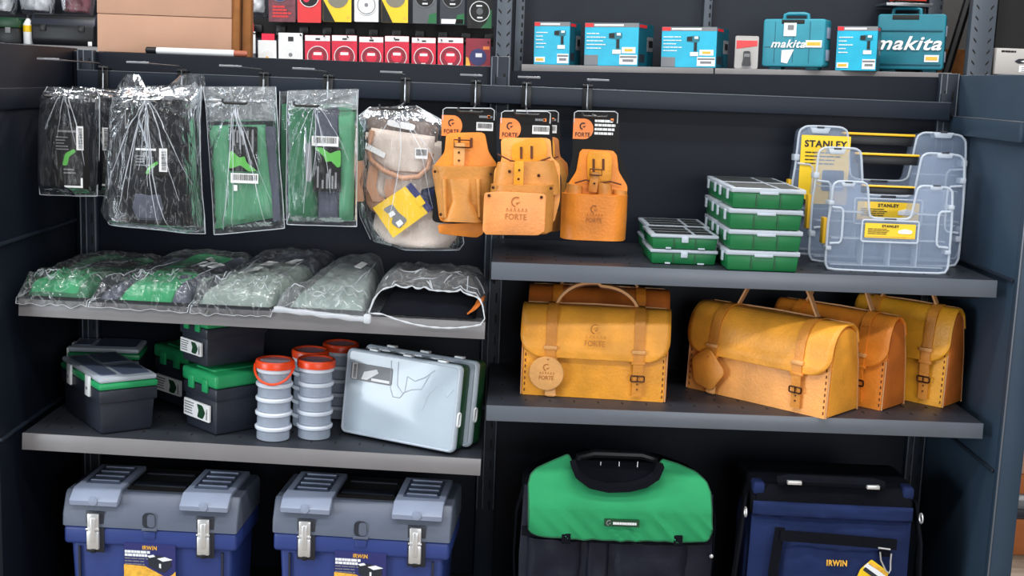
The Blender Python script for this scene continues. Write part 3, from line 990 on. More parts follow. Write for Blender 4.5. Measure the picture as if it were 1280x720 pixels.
class Lay:
    """a bag lying on the shelf: plan quad (front x0..x1, back x2..x3), low front edge, back raised on what lies beneath"""
    def __init__(s, label, x0, x1, x2, x3, hf, hb, seed, yb=YB):
        s.xs, s.hf, s.hb, s.seed, s.yb = (0, x1 - x0, x2 - x0, x3 - x0), hf, hb, seed, yb
        s.t = thing('lying_bag', label, 'bag', (x0, 0, z_l1(x0) + .0025), (0, TL1, 0), LG)
    def pos(s, u, v):
        a, b, c, d = s.xs
        return ((a + (b - a) * u) * (1 - v) + (c + (d - c) * u) * v, YF + (s.yb - YF) * v)
    def h(s, u, v):
        e = max(0, 1 - abs(2 * u - 1) ** 11) ** .6 * sstep(-.02, .07, v) * max(0, 1 - max(0, v) ** 18) ** .5
        base = s.hf + (s.hb - s.hf) * max(0, v)
        return e * base + .006 * e * noise.noise(Vector((u * 3.5, v * 3.5, s.seed)))
    def goods(s, u0, u1, v0, v1, m, name, drop=.006, wob=.004, k=0):
        def f(u, v):
            U, V = u0 + (u1 - u0) * u, v0 + (v1 - v0) * v
            x, y = s.pos(U, V)
            e = (max(0, 1 - abs(2 * u - 1) ** 9) * max(0, 1 - abs(2 * v - 1) ** 9)) ** .5
            return Vector((x, max(y, -.409), max(.003, (s.h(U, V) - drop) * e + wob * e * noise.noise(Vector((x * 22, y * 22, s.seed + k))))))
        mb = MB().grid(f, 20, 20)
        mb.grid(lambda u, v: Vector((f(1 - u, v).x, f(1 - u, v).y, .002)), 20, 20)
        bmesh.ops.remove_doubles(mb.bm, verts=mb.bm.verts, dist=1e-5)
        return mb.build(name, m, s.t)
    def patch(s, q, lift, m, name, parent=None, th=.0012):
        """flat piece on the sloping goods; q in u,v"""
        pts = [Vector((*s.pos(u, v), s.h(u, v) + lift)) for u, v in q]
        t = bmesh.new()
        a = [t.verts.new(p) for p in pts]
        b = [t.verts.new(p - Vector((0, 0, th))) for p in pts]
        n = len(a)
        t.faces.new(a); t.faces.new(b[::-1])
        for i in range(n):
            t.faces.new((a[i], b[i], b[(i + 1) % n], a[(i + 1) % n]))
        bmesh.ops.recalc_face_normals(t, faces=t.faces)
        mb = MB()
        mb._add(t)
        return mb.build(name, m, parent or s.t)
    def film(s, m, amp=.006, droop=.020, dfun=None):
        def f(u, v):
            x, y = s.pos(u, v)
            x += .006 * noise.noise(Vector((v * 5, s.seed, 1))) * (1 if u > .5 else -1) * abs(2 * u - 1)
            e = (max(0, 1 - abs(2 * u - 1) ** 6) * max(0, 1 - abs(2 * v - 1) ** 6)) ** .4
            near = sstep(.40, .03, v)
            w = amp * (.25 + .75 * near) * (ridge(x * 13, y * 9, s.seed) ** 3 + .5 * ridge(x * 30 + y * 14, y * 22, s.seed + 3) ** 3)
            w += amp * near * (1.5 * ridge(x * 40, y * 14 + x * 12, s.seed + 9) ** 2 - .3)
            z = max(.0012, s.h(u, v) + w * (.3 + .7 * e))
            if v < .05:
                d = (dfun(u) if dfun else droop) * (.6 + .4 * noise.noise(Vector((u * 7, s.seed, 4))))
                k = 1 - v / .05
                z = max(.0012, z * (1 - k * 1.5)) - d * max(0, (k - .4) / .6)
                y = YF + (y - YF) * max(0, 1 - k * 2.6)
            return Vector((x, y, z))
        o = MB().grid(f, 80, 84).build('clear_bag', m, s.t, ang=80)
        sm = MB()
        sm.tube([f(i / 50, 0) for i in range(51)], .0005, 5)
        for k in (0, 1):
            sm.tube([f(k, i / 30) for i in range(31)], .0009, 5)
        sm.build('seam', 'bag_seam', o)
        cm = MB()  # short pale tubes painting glints on the crinkled film
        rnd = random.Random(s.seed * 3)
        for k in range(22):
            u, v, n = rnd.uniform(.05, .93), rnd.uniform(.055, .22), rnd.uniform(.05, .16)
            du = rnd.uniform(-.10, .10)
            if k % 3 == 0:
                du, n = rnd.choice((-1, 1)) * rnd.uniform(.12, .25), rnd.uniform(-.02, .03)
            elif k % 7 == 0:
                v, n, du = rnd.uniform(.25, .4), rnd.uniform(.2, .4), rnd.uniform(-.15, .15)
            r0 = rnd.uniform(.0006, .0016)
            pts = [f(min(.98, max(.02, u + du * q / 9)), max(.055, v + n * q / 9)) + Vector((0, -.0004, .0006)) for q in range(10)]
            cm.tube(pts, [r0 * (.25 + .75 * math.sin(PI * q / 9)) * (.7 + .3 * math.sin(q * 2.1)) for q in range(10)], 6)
        cm.build('crease_highlight', 'bag_fold_highlight', o)
        return f

g = Lay('clear bag of a green pouch lying at the shelf end by the side panel', -.948, -.808, -.935, -.730, .034, .056, 3)
g.goods(.12, .97, .06, .95, 'green_pouch_dark', 'pouch')
g.goods(.10, .80, .07, .42, 'green_fabric', 'pouch_flap', .003, .003, 4)
lab = g.patch([(.42, .50), (.88, .50), (.92, .66), (.52, .66)], .001, 'card_black', 'label')
g.patch([(.52, .55), (.80, .55), (.82, .60), (.54, .60)], .0016, 'print_grey', 'print', lab)
g.film('crisp_bag', .012, .020)

g = Lay('clear bag of a green pouch lying with its black label turned up', -.804, -.606, -.724, -.528, .036, .072, 8)
g.goods(.25, .80, .06, .97, 'green_fabric', 'pouch')
g.goods(.78, .98, .06, .95, 'grey_pouch', 'pouch_side', .006, .004, 6)
g.goods(.05, .24, .06, .95, 'grey_pouch', 'pouch_side', .012, .004, 7)
lab = g.patch([(.60, .40), (.90, .38), (.98, .62), (.66, .62)], .002, 'card_black', 'label')
for a in ((.65, .69), (.74, .80), (.83, .88)):
    g.patch([(a[0], .43), (a[1], .43), (a[1] + .03, .56), (a[0] + .03, .56)], .0028, 'print_white', 'print', lab)
g.patch([(.64, .63), (1.0, .63), (1.02, .69), (.65, .69)], .0026, 'white_paper', 'barcode', lab)
g.film('crisp_bag', .013, .020)

g = Lay('clear bag of a grey-green pouch lying with small white stickers', -.601, -.440, -.522, -.345, .038, .088, 14)
g.goods(.04, .92, .06, .70, 'pale_green_pouch', 'pouch', .006, .006)
g.goods(.30, 1.0, .66, .97, 'grey_pouch', 'pouch_roll', .004, .008, 3)
g.patch([(.40, .46), (.52, .46), (.56, .54), (.44, .54)], .002, 'white_paper', 'sticker')
g.patch([(.64, .54), (.74, .54), (.80, .62), (.70, .62)], .002, 'white_paper', 'sticker')
g.patch([(.36, .36), (.47, .36), (.49, .42), (.39, .42)], .002, 'white_paper', 'sticker')
g.film('crisp_bag', .014, .022)

g = Lay('milky clear bag folded over a pale green pouch in the middle of the shelf', -.436, -.250, -.338, -.250, .022, .086, 17)
g.goods(.10, .96, .10, .80, 'pale_green_pouch', 'pouch', .005, .004)
g.patch([(.58, .60), (.70, .58), (.76, .68), (.64, .70)], .003, 'white_paper', 'sticker')
f = g.film('clear_bag_milky', .010, .004)
t = g.t
MB().tube([(.004 + .19 * k / 30, YF - .0065, .006 - .013 * k / 30 + .0006 * math.sin(k * .7)) for k in range(31)], [.0058 + .0007 * math.sin(k * .9) for k in range(31)], 10).build('bag_fold', 'bag_fold_highlight', t, ang=80)
MB().box(.182, .198, YF - .016, YF - .001, -.014, .006, .005).build('bag_fold_end', 'bag_seam', t)

# open-mouthed bag
t = thing('lying_bag', 'open-mouthed clear bag with flat black gear inside, beside the middle upright', 'bag', (-.246, 0, z_l1(-.246) + .0025), (0, TL1, 0), LG)
bw = .233
def up(u, v):
    x = bw * u
    e = max(0, 1 - abs(2 * u - 1) ** 7) ** .6
    lip = sstep(.55, 0, v)
    y = -.405 + .365 * v + (.075 - .05 * u) * lip * e
    z = .004 + (.044 + .026 * sstep(.0, .22, v) * (1 - .5 * v)) * e + .008 * ridge(x * 22, y * 15, 4) ** 3 * e
    return Vector((x, y, z * (1 - .5 * sstep(.8, 1, v))))
def dn(u, v):
    x = bw * u
    d = .022 * max(0, 1 - abs(2 * u - 1.25) ** 2)
    y = YF + .38 * v
    return Vector((x, y if v > .04 else YF - .001, .0012 if v > .02 else -d + .006))
def gear(u, v):
    e = (max(0, 1 - abs(2 * u - 1) ** 7) * max(0, 1 - abs(2 * v - 1) ** 9)) ** .5
    return Vector((.02 + .195 * u, -.400 + .33 * v, .002 + .020 * e + .003 * e * noise.noise(Vector((u * 5, v * 5, 1)))))
mb = MB().grid(gear, 20, 16).grid(lambda u, v: Vector((.02 + .195 * (1 - u), -.400 + .33 * v, .002)), 20, 16)
bmesh.ops.remove_doubles(mb.bm, verts=mb.bm.verts, dist=1e-5)
mb.build('gear', 'black_fabric', t)
MB().grid(up, 60, 50).build('clear_bag', 'clear_bag_milky', t, ang=80)  # milky veil puts the film's white sheen into its colour
cm = MB()  # painted highlights on the upper film
rnd = random.Random(5)
for k in range(16):
    u, v = rnd.uniform(.04, .9), rnd.uniform(.0, .35)
    du, n = (rnd.uniform(-.08, .08), rnd.uniform(.06, .2)) if k % 2 else (rnd.uniform(.08, .25), rnd.uniform(-.02, .05))
    r0 = rnd.uniform(.0007, .0018)
    cm.tube([up(min(.98, max(.02, u + du * q / 9)), max(0, v + n * q / 9)) + Vector((0, -.0004, .0004)) for q in range(10)], [r0 * (.25 + .75 * math.sin(PI * q / 9)) for q in range(10)], 6)
cm.build('crease_highlight', 'bag_fold_highlight', t)
MB().grid(dn, 30, 34).build('clear_bag', 'clear_bag', t, ang=80)
MB().tube([up(k / 40, 0) for k in range(41)] + [dn(1 - k / 30, 0) + Vector((0, -.001, .0)) for k in range(1, 30)], [.0017 + .0007 * math.sin(k * 1.7) for k in range(70)], 7, True).build('bag_mouth', 'bag_seam', t)
MB().strap([(.205, -.400, .016), (.212, -.390, .022), (.220, -.37, .030), (.222, -.32, .030)], .022, .003, (.5, -.3, .4)).build('leather_tab', 'leather_brown', t)

# ================================================================== GREEN-LIDDED BOXES
BG = 'dark plastic boxes on the lower left shelf'

def on_l2(x, y):
    return (x, y, z_l2(x) + .0006)

def clear_lid_box(label, x, y, rz, W=.118, D=.225):
    """W .125 (end face, -y), D .235; corner at the front left"""
    t = thing('tool_box', label, 'tool box', on_l2(x, y), tilted(TL2, rz), BG)
    H = .094
    MB().box(0, W, 0, D, 0, H, .006, 2, taper=(.93, .95)).build('body', 'graphite_plastic', t)
    MB().box(-.003, W + .003, -.003, D + .003, H - .028, H, .004).build('body_collar', 'graphite_plastic', t)
    MB().box(-.004, W + .004, -.004, D + .004, H, H + .014, .005).build('lid_rim', 'green_lid', t)
    lid = MB().box(-.002, W + .002, -.002, D + .002, H + .0145, H + .026, .005).build('lid', 'frosted_rim', t)
    mb = MB()
    for x0, x1, y0, y1 in ((.052, W - .008, .012, .10), (.052, W - .008, .125, D - .012))[:2 if D > .2 else 1]:
        mb.prism(rrect(x0, x1, y0, y1, .006), H + .0262, H + .0272, 'xy')
    mb.build('compartment_window', 'window_blue_plastic', lid)
    MB().prism(rrect(.008, .042, .02, D - .02, .006), H + .0262, H + .028, 'xy').build('handle', 'window_blue_plastic', lid)
    for yy in (.055, .165) if D > .2 else (.02, .07):
        la = MB().box(-.0085, -.003, yy - .012, yy + .012, H - .022, H + .022, .002).build('latch', 'white_clip', t)
        MB().box(-.0092, -.008, yy - .004, yy + .004, H - .008, H - .002).build('latch_slot', 'print_grey', la)
    return t

a = clear_lid_box('dark box with green rim and clear lid, foremost at the end of the shelf', -.790, -.402, math.radians(38))
clear_lid_box('dark box with clear lid standing in shadow behind the foremost clear-lidded box', -.945, -.135, math.radians(6), .15, .10)

def green_lid_box(label, x, y, z, rz, s=1.0, tilt=0, D=.185):
    """front W .127 with sticker; origin at its front right corner"""
    t = thing('tool_box', label, 'tool box', (x, y, z), tilted(tilt, rz), BG)
    W, H = .127 * s, .100 * s
    D = D * s
    MB().box(-W + .004, -.004, .004, D - .004, 0, H * .8, .006 * s, 2, taper=(.95, .97)).build('body', 'graphite_plastic', t)
    MB().box(-W + .001, -.001, .001, D - .001, H * .72, H, .005 * s).build('body_collar', 'graphite_plastic', t)
    lid = MB().box(-W - .001, .001, -.001, D + .001, H, H + .030 * s, .007 * s, 3).build('lid', 'green_lid', t)
    MB().prism(rrect(-W * .78, -W * .22, .014 * s, D - .02 * s, .008 * s), H + .030 * s, H + .034 * s, 'xy', .0012).build('handle_plate', 'green_lid', lid)
    MB().tube([(-W * .7, D * .3, H + .034 * s), (-W * .7, D * .36, H + .0362 * s), (-W * .7, D * .62, H + .0362 * s), (-W * .7, D * .68, H + .034 * s)], .0042 * s, 8).build('handle', 'green_plastic', lid)
    for k in (.3, .7):
        MB().box(-W * k - .010 * s, -W * k + .010 * s, -.004, .0012, H - .012 * s, H + .016 * s, .0015).build('latch', 'green_lid', t)
    st = MB().prism(rrect(-W * .9, -W * .16, H * .26, H * .62, .002), .0006, .0046).build('sticker', 'white_paper', t)
    st.location.y = -.003 * s
    MB().prism(smooth_poly([(-W * .50, H * .30), (-W * .34, H * .29), (-W * .27, H * .44), (-W * .36, H * .58), (-W * .52, H * .58), (-W * .46, H * .45)]), .0, .002).build('print', 'dark_green_plastic', st)
    lines(st, -W * .87, -W * .58, .0004, H * .57, 5, H * .058, 'print_grey', .4, 3)
    barcode(st, -W * .22, -.0002, H * .42, .006, H * .26, 8, 3, True)
    return t

zc = z_l2(-.563)
lo = green_lid_box('dark box with green lid and white sticker, lower one of the stack of two', -.563, -.366, zc + .0006, math.radians(-43), 1.0, TL2)
top_z = zc + .0006 + .134 + .0062
green_lid_box('dark box with green lid touching the shelf above, upper one of the stack of two', -.585, -.352, zc + .1425, math.radians(-43), .82, TL2, .19)
green_lid_box('dark box with green lid in shadow behind the stack of two', -.672, -.172, z_l2(-.672) + .0006, math.radians(-40), 1.0, TL2, .12)

# ================================================================== ROUND STACKING TUBS
TG = 'round clear tubs with orange lids'

def tub(label, x, y, turn, handle=True):
    t = thing('stacking_tub', label, 'container', on_l2(x, y), tilted(TL2, turn), TG)
    r = .0365
    h = .0305
    for k in range(5):
        z = .0005 + k * h
        MB().lathe([(r * .86, z), (r * .93, z + .0015), (r * .94, z + h * .22), (r * .93, z + h * .66), (r * .9, z + h * .66)], 36).build('tier', 'frosted', t)
        MB().lathe([(r * .92, z + h * .66), (r * .98, z + h * .68), (r * 1.04, z + h * .76), (r * 1.05, z + h * .90), (r * 1.0, z + h * .98), (r * .9, z + h * .98)], 36).build('tier_rim', 'frosted_ring', t)
        mb = MB()
        for a in range(3):
            ang = a * 2 * PI / 3
            mb.box(0, r * .9, -.0006, .0006, z + .002, z + h * .7, M=Matrix.Rotation(ang, 4, 'Z'))
        mb.build('divider', 'frosted_pane', t)
    z = .0005 + 5 * h
    lid = MB().lathe([(r * 1.0, z), (r * 1.09, z), (r * 1.10, z + .012), (r * 1.04, z + .0155), (r * .93, z + .0155), (r * .90, z + .0135), (r * .86, z + .0135), (r * .86, z + .002)], 40).build('lid', 'orange_plastic', t)
    MB().lathe([(r * .3, z + .0120), (r * .89, z + .0120), (r * .89, z + .0134), (r * .3, z + .0134)], 36).build('lid_window', 'frosted', lid)
    if handle:
        pts = []
        for k in range(21):
            a = PI + PI * k / 20
            pts.append((r * 1.10 * math.cos(a), -r * 1.0 * abs(math.sin(a)) ** .8 - .004, z + .005 + .034 * math.sin(a)))
        MB().tube(pts, .0026, 8).build('handle', 'orange_plastic', t)
    return t
tub('stack of round clear tubs with its orange handle hanging down in front', -.447, -.346, 0)
b = tub('stack of round clear tubs with orange lid standing beside the one with hanging handle', -.366, -.318, .9, False)
tub('stack of round clear tubs behind, its orange lid peeping between the two front stacks', -.392, -.232, 2.2, False)
tub('stack of round clear tubs at the back, farthest into the shelf shadow', -.338, -.148, 1.2, False)

# ================================================================== LEANING ORGANISER CASES
def organiser(label, x, y, rz, lean, clear=True):
    t = thing('organiser_case', label, 'organiser', (x, y, z_l2(x) + .0010), tilted(TL2, rz, lean), 'leaning organiser cases with clear lids')
    W, H, D = .272, .182, .034
    MB().prism(rrect(.003, W - .003, .003, H - .003, .010), -D, 0, 'xz', .003).build('body', 'dark_green_plastic', t)
    lid = MB().prism(rrect(0, W, 0, H, .012), -D - .016, -D - .0005, 'xz', .004, 3).build('lid', 'frosted_lid', t)
    mb = MB()
    pts = rrect(.004, W - .004, .004, H - .004, .010)
    mb.tube([(a, -D - .016, b) for a, b in pts], .0026, 6, True)
    mb.build('lid_rim', 'frosted_rim', lid)
    # moulded ridge pattern in the lid
    mb = MB()
    def wave(pts):
        mb.tube([(a * W, -D - .0162, b * H) for a, b in pts], .0013, 5)
    wave([(.40, .93), (.41, .62), (.44, .52), (.50, .52), (.54, .60), (.55, .78), (.62, .74), (.70, .80), (.78, .90)])
    wave([(.46, .93), (.47, .66), (.52, .58), (.60, .64), (.68, .66), (.74, .84)])
    wave([(.70, .42), (.74, .60), (.80, .72), (.86, .74), (.90, .62), (.95, .72)])
    mb.build('moulded_ridge', 'frosted_rim', lid)
    s = MB().prism(rrect(.05 * W, .42 * W, .64 * H, .84 * H, .003), -D - .0172, -D - .0158).build('label', 'print_grey', lid)
    barcode(s, .085 * W, -D - .0176, .745 * H, .012, .034, 10, 2, True)
    MB().prism([(.15 * W, .66 * H), (.20 * W, .66 * H), (.30 * W, .76 * H), (.28 * W, .80 * H), (.17 * W, .75 * H)], -D - .0180, -D - .0170).build('print', 'print_white', s)
    MB().prism([(.24 * W, .66 * H), (.40 * W, .66 * H), (.40 * W, .69 * H), (.24 * W, .69 * H)], -D - .0180, -D - .0170).build('print', 'print_white', s)
    for zz in (.38,):
        la = MB()
        la.tube([(W + .001, -D - .008 + a, zz * H + b) for a, b in rrect(-.005, .007, -.014, .014, .005)], .0022, 6, True)
        la.build('latch', 'white_clip', t)
    for f in (.22, .52, .82):
        MB().box(f * W - .010, f * W + .010, -D - .010, -D + .004, H - .001, H + .004, .001).build('hinge', 'white_clip', t)
    return t
organiser('leaning organiser case whose clear lid mirrors the window, foremost of the two', -.294, -.245, math.radians(-24.8), -.10)
organiser('leaning organiser case with green back, behind the one that mirrors the window', -.262, -.198, math.radians(-24.8), -.10)

# ================================================================== BLUE TOOL BOXES WITH GREY LIDS
def irwin_box(label, x, y, rz, W=.402):
    """origin bottom centre of the front"""
    t = thing('tool_chest', label, 'tool box', (x, y, DECK + .0008), (0, 0, rz), 'blue tool chests with grey lids')
    D, HB, HT = .190, .236, .306
    MB().box(-W / 2 + .012, W / 2 - .012, .004, D - .004, 0, HB, .010, 3, taper=(.94, .94)).build('body', 'blue_plastic', t)
    MB().box(-W / 2 + .002, W / 2 - .002, -.004, D, HB - .040, HB, .008, 3).build('body_collar', 'blue_plastic', t)
    # lid: sloping front, flat top
    mb = MB().prism([(-.006, HB + .0005), (-.004, HB + .026), (.014, HT - .006), (.022, HT), (D - .016, HT), (D, HT - .012), (D, HB + .0005)], -W / 2, W / 2, 'yz', .005, 3)
    lid = mb.build('lid', 'slate_plastic', t)
    for s in (-1, 1):
        x0, x1 = sorted((s * .064, s * (W / 2 - .018)))
        c = MB().prism([(-.012, HT - .022), (-.014, HT - .012), (.012, HT + .008), (D - .02, HT + .008), (D - .02, HT - .002), (.026, HT - .002), (.002, HT - .022)], x0, x1, 'yz', .003, 2).build('compartment_lid', 'pale_slate_plastic', t)
        mb = MB().prism(rrect(x0 + .014, x1 - .014, .040, D - .035, .004), HT + .0078, HT + .0086, 'xy')
        mb.build('window', 'window_blue_plastic', c)
        mb = MB()
        for k in range(4):
            yy = .056 + k * .030
            mb.box(x0 + .020, x1 - .020, yy, yy + .009, HT + .0085, HT + .0115, .001)
        mb.build('slats', 'pale_slate_plastic', c)
        MB().lathe([(.002, 0), (.010, 0), (.009, .003), (.002, .004)], 16, M=Matrix.Translation(((x0 + x1) / 2, -.0125, HT - .012)) @ Matrix.Rotation(PI / 2, 4, 'X')).build('thumb_tab', 'pale_slate_plastic', c)
        xm = s * .115
        MB().box(xm - .018, xm + .020, -.0055, -.003, HB - .055, HB + .034, .001).build('latch_recess', 'dark_slate_plastic', t)
        la = MB().box(xm - .013, xm + .011, -.013, -.006, HB - .012, HB + .030, .002).box(xm - .014, xm + .012, -.016, -.0065, HB - .046, HB - .006, .003).build('latch', 'chrome', t)
        MB().box(xm - .006, xm + .005, -.018, -.012, HB - .030, HB + .022, .002).box(xm - .015, xm + .013, -.0165, -.0125, HB - .004, HB + .000, .001).build('latch_lever', 'chrome', la)
        MB().box(xm - .005, xm + .005, -.0178, -.010, HB - .052, HB - .044, .001).build('latch_tip', 'black_plastic', la)
        MB().box(s * .150 - .002, s * .150 + .002, -.0005, .004, .02, HB - .045).build('body_groove', 'dark_slate_plastic', t)
    # carry handle between the lids; flat black patch paints the well's shade
    MB().prism(rrect(-.062, .062, .034, D - .012, .008), HT - .0005, HT + .0008, 'xy').build('handle_well_shade', 'slot_black', t)
    MB().prism([(.060, HT + .001), (.064, HT + .004), (.084, HT + .004), (.088, HT + .001)], -.056, .056, 'yz', .001).build('handle', 'dark_slate_plastic', t)
    MB().prism(rrect(-.052, .052, D - .052, D - .042, .003), HT + .0006, HT + .004, 'xy').build('handle_rib', 'dark_slate_plastic', t)
    # padlock notch in the middle of the lid
    n = MB().prism(rrect(-.014, .012, HB + .004, HB + .036, .010), -.0075, -.0045).build('padlock_eye', 'dark_slate_plastic', t)
    n.rotation_euler = (0, 0, 0)
    MB().prism(rrect(-.004, .012, HB + .006, HB + .034, .007), -.0085, -.0065).build('eye_shade', 'slate_plastic', n)
    MB().box(-.016, .016, -.009, -.004, HB - .002, HB + .004, .001).build('eye_lip', 'slate_plastic', n)
    MB().box(-.012, .012, -.0065, -.003, HB - .020, HB - .004, .001).build('eye_foot', 'blue_plastic', n)
    # paper label
    lw, z1 = .108, HB - .030
    L = MB().prism(rrect(-lw / 2, lw / 2, z1 - .090, z1, .002), -.0058, -.0042).build('label', 'label_navy', t)
    text('IRWIN', .030, .0085, 'label_gold', L, (.0, -.0062, z1 - .009), bold=.02)
    lines(L, -.052, .004, -.0062, z1 - .016, 2, .0072, 'print_white', .75, 4, ragged=.2)
    lines(L, -.052, .014, -.0062, z1 - .032, 3, .0062, 'print_grey', .35, 5)
    MB().prism([(-lw / 2, z1 - .086), (-lw / 2, z1 - .047), (-.010, z1 - .049), (.012, z1 - .060), (.034, z1 - .072), (.046, z1 - .066), (lw / 2, z1 - .058), (lw / 2, z1 - .086)], -.0064, -.0056).build('label_band', 'label_gold', L)
    MB().prism([(-.004, z1 - .028), (.014, z1 - .024), (.044, z1 - .030), (.046, z1 - .046), (.030, z1 - .062), (-.002, z1 - .048)], -.0068, -.0060).build('print', 'dark_slate_plastic', L)
    MB().prism([(-.005, z1 - .026), (.008, z1 - .023), (.012, z1 - .027), (.0, z1 - .030)], -.0074, -.0066).prism([(.016, z1 - .031), (.032, z1 - .027), (.048, z1 - .032), (.028, z1 - .037)], -.0074, -.0066).prism([(.020, z1 - .042), (.024, z1 - .042), (.024, z1 - .052), (.020, z1 - .050)], -.0074, -.0066).build('print', 'print_white', L)
    return t
irwin_box('blue tool chest with grey lid standing next to the dark side panel', -.688, -.405, -.045, .366)
irwin_box('blue tool chest with grey lid standing next to the middle upright', -.252, -.408, -.070, .372)

# ================================================================== SMALL GREEN COMPARTMENT BOXES
def mini_case(name_group, label, x, y, z, W, D, H, rz=0, tab=True, peel=None):
    """origin front left bottom; green tub, clear lid with dark compartments below"""
    t = thing('compartment_box', label, 'organiser', (x, y, z), (0, 0, rz), name_group)
    hb = H * .76
    MB().box(.002, W - .002, .002, D - .002, 0, hb, .003, 2, taper=(.96, .97)).build('body', 'green_plastic', t)
    mb = MB()
    for k in (.34, .66):
        mb.box(W * k - .0008, W * k + .0008, .0012, .0032, .004, hb - .002)
    mb.build('body_seam', 'dark_green_plastic', t)
    lid = MB().box(0, W, 0, D, hb, H - .0008, .002, 2).build('lid', 'frosted_rim', t)
    mb = MB()
    n = 3
    for k in range(n):
        y0, y1 = .008 + (D - .016) * k / n + .004, .008 + (D - .016) * (k + 1) / n - .004
        mb.prism(rrect(.010, W * .62, y0, y1, .004), H - .0010, H - .0004, 'xy')
        mb.prism(rrect(W * .67, W - .010, y0, y1, .004), H - .0010, H - .0004, 'xy')
    mb.build('lid_window', 'dark_interior', lid)
    if tab:
        MB().box(W * .45, W * .55, -.0022, .001, hb * .62, hb + .004, .0008).build('latch', 'frosted_rim', t)
        MB().box(W * .22, W * .30, -.0015, .002, -.0002 + .001, .004, .0006).box(W * .70, W * .80, -.0015, .002, .001, .004, .0006).build('foot', 'frosted_rim', t)
    else:
        MB().box(W * .38, W * .63, -.0018, .002, hb - .0025, hb + .003, .0008).build('latch', 'frosted_rim', t)
        for yy in (.2, .75):
            MB().box(-.0025, .001, D * yy, D * yy + .016, hb * .5, hb + .004, .0008).build('hinge', 'frosted_rim', t)
    return t

WL, DL, HL = .138, .155, .0305
yl = -.352
for col, yy in (('front', yl), ('rear', yl + DL + .006)):
    for k in range(2):
        lab = {('front', 0): 'low green compartment box, lower one at the front of the short stack',
               ('front', 1): 'low green compartment box, upper one at the front of the short stack',
               ('rear', 0): 'low green compartment box at the back of the short stack, lower one',
               ('rear', 1): 'low green compartment box at the back of the short stack, upper one'}[(col, k)]
        mini_case('green compartment boxes on the upper shelf', lab, .318 + (.006 if col == 'rear' else 0), yy, z_r1(.38) + .0008 + k * (HL + .0004), WL, DL, HL, math.radians(1))
WR, DR, HR = .148, .150, .0412
names = ['bottom', 'second from the bottom', 'second from the top', 'topmost']
for col, yy, xx in (('front', -.408, .4625), ('rear', -.408 + DR + .006, .462)):
    for k in range(4):
        mini_case('green compartment boxes on the upper shelf', 'deep green compartment box, %s in the %s column of the tall stack' % (names[k], col),
                  xx + (.0025 if k % 2 else 0), yy, z_r1(.5) + .0008 + k * (HR + .0004), WR, DR, HR, math.radians(1), tab=False)

